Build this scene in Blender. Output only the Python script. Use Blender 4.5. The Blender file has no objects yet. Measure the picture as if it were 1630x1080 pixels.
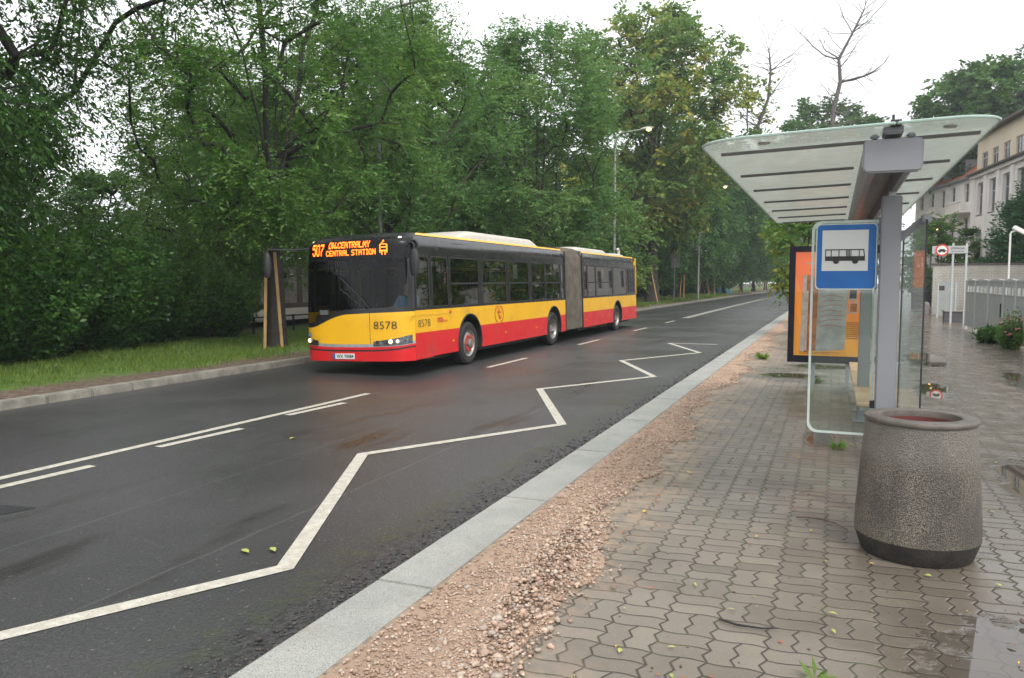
import bpy, bmesh, math, random
import numpy as np
from mathutils import Vector, Matrix
R = math.radians
PI = math.pi
rng = np.random.default_rng(7)
random.seed(7)
S = bpy.context.scene
C = S.collection

# ------------------------------------------------------------------ camera
cam_d = bpy.data.cameras.new('camera'); cam = bpy.data.objects.new('camera', cam_d); C.objects.link(cam)
cam.location = (0, 0, 1.91)
cam.rotation_euler = (R(90 - 4.279), 0, R(22.37))
cam_d.sensor_width = 36; cam_d.lens = 36 * 1243 / 1630
cam_d.clip_start = 0.05; cam_d.clip_end = 3000
cam_d.dof.use_dof = False
S.camera = cam
# ------------------------------------------------------------------ world: overcast sky
W = bpy.data.worlds.new('World'); S.world = W; W.use_nodes = True
nt = W.node_tree; nt.nodes.clear()
sky = nt.nodes.new('ShaderNodeTexSky'); sky.sky_type = 'NISHITA'; sky.sun_disc = False
SUN_EL, SUN_AZ = 52, 135
sky.sun_elevation = R(SUN_EL); sky.sun_rotation = R(SUN_AZ); sky.dust_density = 4; sky.air_density = 1.2
hs = nt.nodes.new('ShaderNodeHueSaturation'); hs.inputs['Saturation'].default_value = 0.25
mx = nt.nodes.new('ShaderNodeMixRGB'); mx.inputs[0].default_value = 0.88
mx.inputs[2].default_value = (9.3, 9.45, 9.7, 1)
bg = nt.nodes.new('ShaderNodeBackground'); bg.inputs[1].default_value = 0.105
wo = nt.nodes.new('ShaderNodeOutputWorld')
nt.links.new(sky.outputs[0], hs.inputs['Color']); nt.links.new(hs.outputs[0], mx.inputs[1])
cn = nt.nodes.new('ShaderNodeTexNoise'); cn.inputs['Scale'].default_value = 2.2; cn.inputs['Detail'].default_value = 5
tc = nt.nodes.new('ShaderNodeTexCoord'); nt.links.new(tc.outputs['Generated'], cn.inputs[0])
cr = nt.nodes.new('ShaderNodeMapRange'); cr.inputs[1].default_value = .35; cr.inputs[2].default_value = .7; cr.inputs[3].default_value = .78; cr.inputs[4].default_value = 1.1
nt.links.new(cn.outputs[0], cr.inputs[0]); m2_ = nt.nodes.new('ShaderNodeMixRGB'); m2_.blend_type = 'MULTIPLY'; m2_.inputs[0].default_value = 1
nt.links.new(mx.outputs[0], m2_.inputs[1]); nt.links.new(cr.outputs[0], m2_.inputs[2])
nt.links.new(m2_.outputs[0], bg.inputs[0]); nt.links.new(bg.outputs[0], wo.inputs[0])
# ------------------------------------------------------------------ weak diffuse sun
sd = bpy.data.lights.new('sun', 'SUN'); sd.energy = 1.25; sd.angle = R(20); sd.color = (1, .97, .92)
so = bpy.data.objects.new('sun', sd); C.objects.link(so)
so.rotation_euler = (R(90 - SUN_EL), 0, R(180 - SUN_AZ))
S.view_settings.view_transform = 'Standard'; S.view_settings.look = 'None'
S.view_settings.exposure = 0.93; S.view_settings.gamma = 1
S.render.engine = 'CYCLES'
S.cycles.transparent_max_bounces = 24

# ================================================================== helpers
class NT:
    """small wrapper for writing node maths"""
    def __init__(s, name):
        s.m = bpy.data.materials.new(name); s.m.use_nodes = True
        s.n = s.m.node_tree.nodes; s.l = s.m.node_tree.links
        s.p = s.n['Principled BSDF']; s.o = s.n['Material Output']
    def new(s, t, **k):
        n = s.n.new(t)
        for a, b in k.items(): setattr(n, a, b)
        return n
    def put(s, v, sock):
        if isinstance(v, bpy.types.NodeSocket): s.l.new(v, sock)
        elif isinstance(v, (tuple, list)): sock.default_value = (*v, 1) if len(v) == 3 and sock.type == 'RGBA' else v
        else: sock.default_value = v
    def math(s, op, a, b=None, c=None, clamp=False):
        n = s.new('ShaderNodeMath', operation=op, use_clamp=clamp)
        s.put(a, n.inputs[0])
        if b is not None: s.put(b, n.inputs[1])
        if c is not None: s.put(c, n.inputs[2])
        return n.outputs[0]
    def pos(s):
        return s.new('ShaderNodeNewGeometry').outputs['Position']
    def objc(s):
        return s.new('ShaderNodeTexCoord').outputs['Object']
    def xyz(s, v):
        n = s.new('ShaderNodeSeparateXYZ'); s.l.new(v, n.inputs[0]); return n.outputs
    def comb(s, x, y, z):
        n = s.new('ShaderNodeCombineXYZ'); s.put(x, n.inputs[0]); s.put(y, n.inputs[1]); s.put(z, n.inputs[2]); return n.outputs[0]
    def noise(s, vec, scale, detail=4, rough=.55, dist=0):
        n = s.new('ShaderNodeTexNoise'); s.l.new(vec, n.inputs['Vector'])
        n.inputs['Scale'].default_value = scale; n.inputs['Detail'].default_value = detail
        n.inputs['Roughness'].default_value = rough; n.inputs['Distortion'].default_value = dist
        return n.outputs[0]
    def ramp(s, f, a, b, lo=0, hi=1):
        n = s.new('ShaderNodeMapRange', interpolation_type='SMOOTHSTEP'); s.put(f, n.inputs[0])
        for i, v in zip((1, 2, 3, 4), (a, b, lo, hi)): n.inputs[i].default_value = v
        return n.outputs[0]
    def mix(s, f, a, b, mode='MIX'):
        n = s.new('ShaderNodeMixRGB', blend_type=mode); s.put(f, n.inputs[0]); s.put(a, n.inputs[1]); s.put(b, n.inputs[2])
        return n.outputs[0]
    def scale(s, v, sc):
        n = s.new('ShaderNodeMapping'); s.l.new(v, n.inputs[0]); n.inputs['Scale'].default_value = sc; return n.outputs[0]
    def bump(s, h, dist=.01, strength=1.0):
        n = s.new('ShaderNodeBump'); n.inputs['Strength'].default_value = strength; n.inputs['Distance'].default_value = dist
        s.l.new(h, n.inputs['Height']); s.l.new(n.outputs[0], s.p.inputs['Normal'])
    def set(s, **k):
        for a, v in k.items():
            a = {'base': 'Base Color', 'rough': 'Roughness', 'metal': 'Metallic', 'spec': 'Specular IOR Level', 'coat': 'Coat Weight', 'coatr': 'Coat Roughness',
                 'em': 'Emission Color', 'ems': 'Emission Strength', 'alpha': 'Alpha', 'trans': 'Transmission Weight'}[a]
            s.put(v, s.p.inputs[a])

def mat(name, col, rough=.6, metal=0, var=.12, vs=6, bump=0, bs=60, spec=.5, coat=0, em=None, ems=0, dirt=None, dirt_s=3):
    """generic procedural paint / stone / metal with mottling"""
    t = NT(name); o = t.objc()
    n = t.noise(o, vs, 5)
    c = t.mix(t.ramp(n, .3, .7), tuple(x * (1 - var) for x in col), tuple(min(1, x * (1 + var)) for x in col))
    if dirt: c = t.mix(t.ramp(t.noise(o, dirt_s, 6, .65), .52, .75, 0, .7), c, dirt)
    rg = t.ramp(t.noise(o, vs * 2.3, 3), .3, .7, max(0, rough - .07), min(1, rough + .07))
    t.set(base=c, rough=rg, metal=metal, spec=spec, coat=coat)
    if em: t.set(em=em, ems=ems)
    if bump: t.bump(t.noise(o, bs, 4), bump)
    return t.m

class MB:
    """collects shapes into one mesh"""
    def __init__(s): s.v = []; s.f = []; s.uv = None
    def add(s, vs, fs):
        b = len(s.v); s.v += [tuple(v) for v in vs]; s.f += [tuple(i + b for i in f) for f in fs]; return s
    def box(s, x0, x1, y0, y1, z0, z1):
        return s.add([(x0, y0, z0), (x1, y0, z0), (x1, y1, z0), (x0, y1, z0), (x0, y0, z1), (x1, y0, z1), (x1, y1, z1), (x0, y1, z1)],
                     [(0, 3, 2, 1), (4, 5, 6, 7), (0, 1, 5, 4), (1, 2, 6, 5), (2, 3, 7, 6), (3, 0, 4, 7)])
    def tube(s, pts, rad, n=8, cap=True):
        pts = [Vector(p) for p in pts]
        if not hasattr(rad, '__len__'): rad = [rad] * len(pts)
        vs = []; fs = []; ref = None
        for i, p in enumerate(pts):
            d = (pts[min(i + 1, len(pts) - 1)] - pts[max(i - 1, 0)]).normalized()
            if ref is None: ref = d.orthogonal().normalized()
            a = (ref - d * ref.dot(d)); a = a.normalized() if a.length > 1e-6 else d.orthogonal().normalized(); ref = a
            b = d.cross(a)
            for k in range(n):
                t = 2 * PI * k / n; vs.append(p + (a * math.cos(t) + b * math.sin(t)) * rad[i])
        for i in range(len(pts) - 1):
            for k in range(n):
                k2 = (k + 1) % n; fs.append((i * n + k, i * n + k2, (i + 1) * n + k2, (i + 1) * n + k))
        if cap: fs += [tuple(range(n - 1, -1, -1)), tuple(range((len(pts) - 1) * n, len(pts) * n))]
        return s.add(vs, fs)
    def lathe(s, prof, n=32, c=(0, 0, 0), axis='z', cap=False):
        vs = []; fs = []
        for r, h in prof:
            for k in range(n):
                t = 2 * PI * k / n; a, b = r * math.cos(t), r * math.sin(t)
                vs.append({'z': (c[0] + a, c[1] + b, c[2] + h), 'x': (c[0] + h, c[1] + a, c[2] + b), 'y': (c[0] + a, c[1] + h, c[2] + b)}[axis])
        for i in range(len(prof) - 1):
            for k in range(n):
                k2 = (k + 1) % n; fs.append((i * n + k, i * n + k2, (i + 1) * n + k2, (i + 1) * n + k))
        if cap: fs += [tuple(range(n)), tuple(range((len(prof) - 1) * n, len(prof) * n))]
        return s.add(vs, fs)
    def grid(s, fn, us, vs_):
        vs = [fn(u, v) for v in vs_ for u in us]; n = len(us)
        fs = [(j * n + i, j * n + i + 1, (j + 1) * n + i + 1, (j + 1) * n + i) for j in range(len(vs_) - 1) for i in range(n - 1)]
        return s.add(vs, fs)
    def prism(s, poly, a, b, axis='y'):
        """poly of 2D points extruded from a to b along axis; (x,z) for y, (y,z) for x, (x,y) for z"""
        def P(p, h): return {'y': (p[0], h, p[1]), 'x': (h, p[0], p[1]), 'z': (p[0], p[1], h)}[axis]
        n = len(poly)
        return s.add([P(p, a) for p in poly] + [P(p, b) for p in poly],
                     [tuple(range(n)), tuple(range(2 * n - 1, n - 1, -1))] + [(i, i + n, (i + 1) % n + n, (i + 1) % n) for i in range(n)])
    def map(s, fn): s.v = [tuple(fn(Vector(v))) for v in s.v]; return s
    def build(s, name, m, parent=None, bevel=0, smooth=False, loc=None):
        me = bpy.data.meshes.new(name); me.from_pydata(s.v, [], s.f)
        bm = bmesh.new(); bm.from_mesh(me)
        bmesh.ops.recalc_face_normals(bm, faces=bm.faces)
        if bevel: bmesh.ops.bevel(bm, geom=[e for e in bm.edges if len(e.link_faces) == 2 and e.calc_face_angle(0) > .5], offset=bevel, segments=2, affect='EDGES', clamp_overlap=True)
        bm.to_mesh(me); bm.free()
        if smooth:
            me.polygons.foreach_set('use_smooth', [True] * len(me.polygons))
            try: me.set_sharp_from_angle(angle=R(40))
            except Exception: pass
        me.materials.append(m)
        o = bpy.data.objects.new(name, me); C.objects.link(o)
        if parent: o.parent = parent
        if loc: o.location = loc
        return o

def fast_mesh(name, V, quads, m, parent=None, tone=None, smooth=False):
    """numpy mesh of quads (or tris)"""
    k = quads.shape[1]; me = bpy.data.meshes.new(name)
    me.vertices.add(len(V)); me.vertices.foreach_set('co', V.astype(np.float32).ravel())
    me.loops.add(quads.size); me.loops.foreach_set('vertex_index', quads.astype(np.int32).ravel())
    me.polygons.add(len(quads)); me.polygons.foreach_set('loop_start', np.arange(len(quads), dtype=np.int32) * k)
    try: me.polygons.foreach_set('loop_total', np.full(len(quads), k, dtype=np.int32))
    except Exception: pass
    if tone is not None:
        a = me.attributes.new('tone', 'FLOAT_COLOR', 'POINT')
        col = np.ones((len(V), 4), np.float32); col[:, :tone.shape[1]] = tone; a.data.foreach_set('color', col.ravel())
    me.update(calc_edges=True); me.validate()
    if smooth: me.polygons.foreach_set('use_smooth', np.ones(len(quads), bool))
    me.materials.append(m)
    o = bpy.data.objects.new(name, me); C.objects.link(o)
    if parent: o.parent = parent
    return o

def tag(o, label=None, cat=None, group=None, kind=None):
    if label: o['label'] = label
    if cat: o['category'] = cat
    if group: o['group'] = group
    if kind: o['kind'] = kind
    return o
def thing(name, label, cat, loc=(0, 0, 0), rz=0, group=None):
    o = bpy.data.objects.new(name, None); C.objects.link(o); o.location = loc; o.rotation_euler = (0, 0, rz)
    o.empty_display_size = .2
    return tag(o, label, cat, group)
def dup(root, loc, rz=0, sc=1, label=None, group=None):
    r = root.copy(); C.objects.link(r); r.location = loc; r.rotation_euler = (0, 0, rz); r.scale = (sc, sc, sc) if not hasattr(sc, '__len__') else sc
    if label: r['label'] = label
    if group: r['group'] = group
    for ch in root.children:
        c = ch.copy(); C.objects.link(c); c.parent = r
        for g in ch.children:
            d = g.copy(); C.objects.link(d); d.parent = c
    return r
def text_mb(txt, size, mb=None, off=0.0, align='LEFT', bold=0.0):
    """returns MB with flat glyphs in XY plane starting at origin"""
    cu = bpy.data.curves.new('t', 'FONT'); cu.body = txt; cu.size = size; cu.align_x = align; cu.offset = bold; cu.resolution_u = 3
    o = bpy.data.objects.new('t', cu)
    me = bpy.data.meshes.new_from_object(o)
    mb = mb or MB()
    mb.add([(v.co.x, v.co.y, 0) for v in me.vertices], [tuple(p.vertices) for p in me.polygons])
    bpy.data.objects.remove(o); bpy.data.curves.remove(cu); bpy.data.meshes.remove(me)
    return mb
def fit(mb, x0, x1, y0, y1):
    xs = [v[0] for v in mb.v]; ys = [v[1] for v in mb.v]
    ax, bx, ay, by = min(xs), max(xs), min(ys), max(ys)
    mb.v = [(x0 + (v[0] - ax) / (bx - ax) * (x1 - x0), y0 + (v[1] - ay) / (by - ay) * (y1 - y0), 0) for v in mb.v]
    return mb
def bend(y): return 0.00018 * max(0, y - 45) ** 2

# ================================================================== materials
def m_asphalt():
    t = NT('wet_asphalt'); p = t.pos(); x, y, z = t.xyz(p)
    big = t.noise(p, .35, 5); mid = t.noise(t.scale(p, (1.6, .35, 1)), 1.3, 5); fine = t.noise(p, 95, 3, .7)
    v = t.new('ShaderNodeTexVoronoi'); t.l.new(p, v.inputs[0]); v.inputs['Scale'].default_value = 70
    c = t.mix(t.ramp(big, .35, .65), (.033, .033, .034), (.056, .055, .056))
    c = t.mix(t.ramp(fine, .45, .75, 0, .65), c, (.13, .128, .12))
    # brown puddled stains within the bus stop lane
    st = t.math('MULTIPLY', t.ramp(mid, .55, .72), t.ramp(t.math('ABSOLUTE', t.math('ADD', x, 4.9)), .6, 1.7, 1, 0))
    c = t.mix(t.math('MULTIPLY', st, .75), c, (.020, .016, .013))
    # long seams and scratches along the lane
    for sx, w in ((-3.95, .02), (-5.35, .016), (-9.1, .012)):
        d = t.math('ABSOLUTE', t.math('SUBTRACT', t.math('ADD', x, t.math('MULTIPLY', t.noise(t.scale(p, (.01, 1, 1)), .5, 3), .12)), sx))
        c = t.mix(t.ramp(d, 0, w, .28, 0), c, (.2, .2, .2))
    # crumbled and mossy margin next to the kerb
    e = t.math('ADD', x, t.math('MULTIPLY', t.math('SUBTRACT', t.noise(p, 1.1, 6), .5), .55))
    edge = t.ramp(e, -3.15, -2.85)
    eg = t.math('MULTIPLY', edge, t.ramp(t.noise(p, 14, 5), .4, .6))
    c = t.mix(t.math('MULTIPLY', eg, .8), c, (.014, .014, .015))
    moss = t.math('MULTIPLY', t.ramp(e, -3.35, -3.05), t.ramp(e, -2.95, -2.75, 1, 0))
    c = t.mix(t.math('MULTIPLY', t.math('MULTIPLY', moss, t.ramp(t.noise(p, 5, 6), .42, .62)), .75), c, (.05, .06, .03))
    c = t.mix(t.ramp(t.noise(p, 28, 2), .7, .78, 0, .35), c, (.17, .15, .12))
    vv = t.new('ShaderNodeTexVoronoi'); t.l.new(p, vv.inputs[0]); vv.inputs['Scale'].default_value = 22; sc_ = t.new('ShaderNodeSeparateColor'); t.l.new(vv.outputs['Color'], sc_.inputs[0])
    spk = t.math('MULTIPLY', t.ramp(vv.outputs['Distance'], .10, .22, 1, 0), t.ramp(sc_.outputs[0], .55, .6))
    c = t.mix(t.math('MULTIPLY', spk, t.ramp(sc_.outputs[1], 0, 1, .15, .8)), c, (.26, .24, .21))
    c = t.mix(t.ramp(t.noise(p, 38, 3, .8), .35, .65, .55, 0), c, (.018, .018, .019))
    rg = t.math('ADD', t.ramp(big, .3, .7, .26, .40), t.math('MULTIPLY', fine, .12))
    rg = t.math('SUBTRACT', rg, t.math('MULTIPLY', st, .12))
    t.set(base=c, rough=rg, spec=.5)
    h = t.math('ADD', t.math('MULTIPLY', fine, .5), t.math('MULTIPLY', v.outputs[0], .8))
    h = t.math('ADD', h, t.math('MULTIPLY', t.math('MULTIPLY', edge, t.noise(p, 22, 4)), 4))
    t.bump(h, .004, .8)
    return t.m
def m_paving():
    t = NT('wavy_block_paving'); p = t.pos(); x, y, z = t.xyz(p); c_ = .265
    U0 = t.math('DIVIDE', x, c_); V0 = t.math('DIVIDE', y, c_)
    zig = t.math('MULTIPLY', t.math('SUBTRACT', t.math('PINGPONG', t.math('MULTIPLY', V0, 4), 1), .5), .12)
    wav = t.math('MULTIPLY', t.math('SINE', t.math('MULTIPLY', U0, 2 * PI)), .035)
    U = t.math('ADD', U0, zig); V = t.math('ADD', V0, wav)
    fi, fj = t.math('FLOOR', U), t.math('FLOOR', V); fu, fv = t.math('FRACT', U), t.math('FRACT', V)
    par = t.math('FLOORED_MODULO', t.math('ADD', fi, fj), 2)
    du = t.math('MINIMUM', fu, t.math('SUBTRACT', 1, fu)); dv = t.math('MINIMUM', fv, t.math('SUBTRACT', 1, fv))
    mu = t.math('ADD', t.math('ABSOLUTE', t.math('SUBTRACT', fu, .5)), t.math('MULTIPLY', par, 9))
    mv = t.math('ADD', t.math('ABSOLUTE', t.math('SUBTRACT', fv, .5)), t.math('MULTIPLY', t.math('SUBTRACT', 1, par), 9))
    d = t.math('MULTIPLY', t.math('MINIMUM', t.math('MINIMUM', du, dv), t.math('MINIMUM', mu, mv)), c_)
    joint = t.ramp(d, .0025, .0075, 1, 0); soft = t.ramp(d, .0, .013)
    sub = t.math('ADD', t.math('MULTIPLY', t.math('FLOOR', t.math('MULTIPLY', fu, 2)), t.math('SUBTRACT', 1, par)),
                 t.math('MULTIPLY', t.math('FLOOR', t.math('MULTIPLY', fv, 2)), par))
    wn = t.new('ShaderNodeTexWhiteNoise', noise_dimensions='3D'); t.l.new(t.comb(fi, fj, sub), wn.inputs[0]); r = wn.outputs[0]
    big = t.noise(p, .55, 5); mid = t.noise(p, 3.2, 5); fine = t.noise(p, 120, 3, .7)
    c = t.mix(r, (.135, .113, .089), (.205, .176, .142))
    c = t.mix(t.ramp(mid, .35, .7, 0, .5), c, (.165, .145, .118))
    c = t.mix(t.ramp(fine, .5, .8, 0, .35), c, (.36, .34, .3))
    # wheel-worn cleaner lane, reddish blocks far right
    c = t.mix(t.math('MULTIPLY', t.ramp(x, 2.2, 2.8), .6), c, t.mix(r, (.22, .155, .12), (.27, .2, .165)))
    wet = t.ramp(big, .42, .56)
    rightwet = t.ramp(t.math('ADD', x, t.math('MULTIPLY', mid, .8)), .9, 1.6)
    wet2 = t.math('MAXIMUM', t.math('MULTIPLY', wet, .75), t.math('MULTIPLY', rightwet, 1.12))
    c = t.mix(t.math('MULTIPLY', wet2, .5), c, (.065, .050, .036))
    pud = 9.0
    for (cx, cy, rx, ry) in ((1.02, 3.9, .62, .95), (1.78, 8.1, .34, 1.3), (1.62, 14.7, .34, 1.1), (-.75, 15.9, .6, .42), (2.0, 20.5, .5, 2.0), (2.7, 11.4, .3, 1.3), (1.3, 11.6, .22, .9), (-.2, 17.8, .6, .5), (1.2, 19.5, .4, 1.5), (3.3, 16, .4, 2.2), (-.1, 9.6, .16, .5)):
        q = t.math('ADD', t.math('POWER', t.math('ABSOLUTE', t.math('DIVIDE', t.math('SUBTRACT', x, cx), rx)), 2), t.math('POWER', t.math('ABSOLUTE', t.math('DIVIDE', t.math('SUBTRACT', y, cy), ry)), 2))
        pud = q if pud == 9.0 else t.math('MINIMUM', pud, q)
    pud = t.math('ADD', pud, t.math('MULTIPLY', t.math('SUBTRACT', t.noise(p, 3.5, 6, .62), .5), 2.2))
    pm = t.ramp(pud, .75, 1.05, 1, 0); damp = t.ramp(pud, .9, 2.6, 1, 0)
    c = t.mix(t.math('MULTIPLY', damp, .45), c, (.06, .047, .034)); 
    # sandy spill beside the gravel strip
    e = t.math('ADD', x, t.math('MULTIPLY', t.math('SUBTRACT', t.noise(p, 1.6, 6), .5), 1.5))
    sand = t.ramp(e, -1.75, -.95, 1, 0)
    sn = t.math('MULTIPLY', sand, t.ramp(t.noise(p, 9, 6, .7), .35, .6))
    joint = t.math('MAXIMUM', joint, t.math('MULTIPLY', t.ramp(t.math('MULTIPLY', du, c_), .004, .013, .85, 0), t.ramp(x, .4, 1.6)))
    jc = t.mix(t.ramp(t.noise(p, 2.1, 4), .5, .62), (.035, .029, .022), (.05, .062, .02))
    c = t.mix(t.math('MULTIPLY', joint, t.math('SUBTRACT', 1, t.math('MULTIPLY', sn, .6))), c, jc)
    c = t.mix(t.math('MULTIPLY', sn, .75), c, (.36, .25, .165))
    c = t.mix(t.ramp(t.noise(p, 33, 2), .73, .77, 0, .7), c, (.06, .045, .03))
    rr_ = t.math('SUBTRACT', .60, t.math('MULTIPLY', t.math('MAXIMUM', wet2, damp), t.ramp(mid, .3, .7, .28, .46)))
    c = t.mix(t.math('MULTIPLY', pm, .55), c, (.03, .026, .02))
    t.set(base=c, rough=t.math('ADD', t.math('MULTIPLY', rr_, t.math('SUBTRACT', 1, pm)), .015), spec=.5)
    h = t.math('ADD', t.math('MULTIPLY', soft, 1.0), t.math('MULTIPLY', fine, .08))
    h = t.math('MULTIPLY', t.math('ADD', h, t.math('MULTIPLY', r, .08)), t.math('SUBTRACT', 1, pm)); t.bump(h, .005, 1)
    return t.m
def m_ground(name, a, b, c3, s=1.5, rough=.9, bump=.02):
    t = NT(name); p = t.pos()
    c = t.mix(t.ramp(t.noise(p, s, 6), .35, .65), a, b)
    c = t.mix(t.ramp(t.noise(p, s * 7, 6, .7), .5, .7), c, c3)
    t.set(base=c, rough=rough); t.bump(t.noise(p, s * 30, 5, .7), bump)
    return t.m
def m_verge():
    t = NT('verge_soil_and_turf'); p = t.pos(); x, y, z = t.xyz(p)
    e = t.math('ADD', x, t.math('MULTIPLY', t.math('SUBTRACT', t.noise(p, 1.4, 6), .5), 1.3))
    soil = t.mix(t.ramp(t.noise(p, 9, 6, .7), .35, .7), (.075, .05, .034), (.19, .14, .10))
    grass = t.mix(t.ramp(t.noise(p, 4, 6, .7), .35, .65), (.06, .11, .015), (.10, .17, .025))
    c = t.mix(t.ramp(e, -12.7, -12.2), grass, soil)
    c = t.mix(t.ramp(x, -20, -17.5), t.mix(t.ramp(t.noise(p, 3, 5), .4, .6), (.03, .04, .015), (.06, .05, .03)), c)
    t.set(base=c, rough=.95); t.bump(t.noise(p, 40, 5, .7), .02)
    return t.m
def m_leaf(name, dark, mid, light, yellow=(.42, .27, .02), transl=.35):
    """tone.r = position in the green range, tone.g = share of yellow"""
    t = NT(name); a = t.new('ShaderNodeAttribute', attribute_name='tone')
    sr = t.new('ShaderNodeSeparateColor'); t.l.new(a.outputs['Color'], sr.inputs[0])
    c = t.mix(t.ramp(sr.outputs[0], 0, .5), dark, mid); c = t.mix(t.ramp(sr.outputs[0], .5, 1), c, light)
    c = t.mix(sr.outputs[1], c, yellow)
    t.set(base=c, rough=.45, spec=.4)
    tr = t.new('ShaderNodeBsdfTranslucent'); t.l.new(t.mix(.5, c, (.12, .22, .02)), tr.inputs[0])
    ms = t.new('ShaderNodeMixShader'); ms.inputs[0].default_value = transl
    t.l.new(t.p.outputs[0], ms.inputs[1]); t.l.new(tr.outputs[0], ms.inputs[2]); t.l.new(ms.outputs[0], t.o.inputs[0])
    return t.m
def m_glass(name, tint=(.8, .85, .83), refl=1.0, rough=.02, haze=0.0, hazecol=(.7, .75, .72), dots=False):
    t = NT(name); tr = t.new('ShaderNodeBsdfTransparent'); tr.inputs[0].default_value = (*tint, 1)
    gl = t.new('ShaderNodeBsdfGlossy'); gl.inputs['Roughness'].default_value = rough
    fr = t.new('ShaderNodeFresnel'); fr.inputs[0].default_value = 1.5
    ms = t.new('ShaderNodeMixShader'); t.l.new(t.math('MULTIPLY', fr.outputs[0], refl, clamp=True), ms.inputs[0])
    last = tr.outputs[0]
    if haze:
        df = t.new('ShaderNodeBsdfDiffuse'); df.inputs[0].default_value = (*hazecol, 1)
        tl = t.new('ShaderNodeBsdfTranslucent'); tl.inputs[0].default_value = (*hazecol, 1)
        m2 = t.new('ShaderNodeMixShader'); m2.inputs[0].default_value = .6; t.l.new(df.outputs[0], m2.inputs[1]); t.l.new(tl.outputs[0], m2.inputs[2])
        m3 = t.new('ShaderNodeMixShader'); m3.inputs[0].default_value = haze
        if dots:
            o = t.objc(); x, y, z = t.xyz(o)
            pr = t.ramp(y, -1.05, -.80, haze * .55, haze)
            t.l.new(t.math('MULTIPLY', pr, t.ramp(t.noise(o, 1.6, 6, .65), .3, .7, .82, 1.12), clamp=True), m3.inputs[0])
            dc = t.mix(t.ramp(t.noise(t.scale(o, (1, 3, 1)), 2.5, 6, .7), .5, .72, 0, .5), hazecol, (.45, .45, .38)); t.l.new(dc, df.inputs[0]); t.l.new(dc, tl.inputs[0])
        t.l.new(last, m3.inputs[1]); t.l.new(m2.outputs[0], m3.inputs[2]); last = m3.outputs[0]
    t.l.new(last, ms.inputs[1]); t.l.new(gl.outputs[0], ms.inputs[2]); t.l.new(ms.outputs[0], t.o.inputs[0])
    return t.m
def m_paintline():
    t = NT('worn_road_paint'); p = t.pos()
    c = t.mix(t.ramp(t.noise(p, 12, 5), .4, .7), (.41, .385, .32), (.53, .50, .43))
    c = t.mix(t.ramp(t.noise(p, 60, 4, .75), .55, .68, 0, .8), c, (.16, .15, .135))
    t.set(base=c, rough=.55); t.bump(t.noise(p, 90, 3), .003); return t.m
def m_planter():
    t = NT('washed_aggregate_concrete'); o = t.objc(); x, y, z = t.xyz(o)
    v = t.new('ShaderNodeTexVoronoi'); t.l.new(o, v.inputs[0]); v.inputs['Scale'].default_value = 105
    sp = t.ramp(t.noise(o, 140, 2, .75), .42, .62)
    c = t.mix(sp, (.05, .043, .035), (.23, .20, .16))
    st = t.ramp(t.noise(t.scale(o, (1, 1, .5)), 4, 5), .4, .62)
    c = t.mix(t.math('MULTIPLY', st, .45), c, (.03, .028, .027))
    c = t.mix(t.ramp(z, .58, .72, 0, .35), c, (.2, .185, .165))
    c = t.mix(t.ramp(z, .0, .25, .25, 0), c, (.13, .12, .06))
    t.set(base=c, rough=.6, spec=.4); t.bump(v.outputs[0], .005, .9); return t.m
def m_brick(name, a, b, mortar, sc, bw=.5, bh=.25, bump=.01):
    t = NT(name); n = t.new('ShaderNodeTexBrick')
    o = t.objc(); x, y, z = t.xyz(o); t.l.new(t.comb(t.math('ADD', x, y), z, 0), n.inputs[0])
    n.inputs['Color1'].default_value = (*a, 1); n.inputs['Color2'].default_value = (*b, 1); n.inputs['Mortar'].default_value = (*mortar, 1)
    n.inputs['Scale'].default_value = sc; n.inputs['Brick Width'].default_value = bw; n.inputs['Row Height'].default_value = bh; n.inputs['Mortar Size'].default_value = .012
    c = t.mix(t.ramp(t.noise(o, 1.2, 6), .45, .75, 0, .4), n.outputs[0], (.3, .27, .2))
    t.set(base=c, rough=.85); t.bump(n.outputs[1], -bump); return t.m
M = {}
M['asphalt'] = m_asphalt(); M['paving'] = m_paving(); M['verge'] = m_verge(); M['line'] = m_paintline(); M['planter'] = m_planter()
t = NT('granite_kerb'); o = t.pos()
c = t.mix(t.ramp(t.noise(o, 2.2, 6), .35, .65), (.26, .265, .24), (.33, .33, .30))
c = t.mix(t.ramp(t.noise(o, 150, 2, .6), .52, .62), c, (.16, .16, .15)); c = t.mix(t.ramp(t.noise(o, 210, 2, .6), .58, .66), c, (.50, .50, .47))
c = t.mix(t.ramp(t.noise(o, 6, 6, .7), .54, .7, 0, .55), c, (.22, .19, .15)); t.set(base=c, rough=.55); t.bump(t.noise(o, 180, 3), .003); M['granite'] = t.m
M['old_kerb'] = mat('weathered_kerb', (.24, .225, .19), .75, var=.25, vs=5, bump=.008, bs=60, dirt=(.1, .09, .07), dirt_s=4)
M['joint'] = mat('kerb_joint_mortar', (.09, .085, .08), .9)
M['soil'] = m_ground('sandy_rubble_bed', (.43, .30, .215), (.36, .25, .18), (.26, .18, .13), 3, .9, .012)
M['ground'] = m_ground('open_ground', (.06, .07, .03), (.1, .085, .055), (.05, .06, .03))
M['path'] = m_ground('park_path', (.26, .23, .2), (.3, .27, .24), (.22, .19, .17), 1.2, .6, .004)
M['bark'] = mat('tree_bark', (.055, .045, .036), .9, var=.4, vs=9, bump=.03, bs=22)
M['bark_dark'] = mat('wet_dark_bark', (.022, .018, .015), .7, var=.4, vs=9, bump=.03, bs=22)
M['bark_grey'] = mat('grey_dead_bark', (.12, .105, .095), .85, var=.3, vs=8, bump=.02, bs=25)
M['timber'] = mat('raw_timber', (.42, .26, .11), .7, var=.2, vs=3, bump=.004, bs=40)
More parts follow.
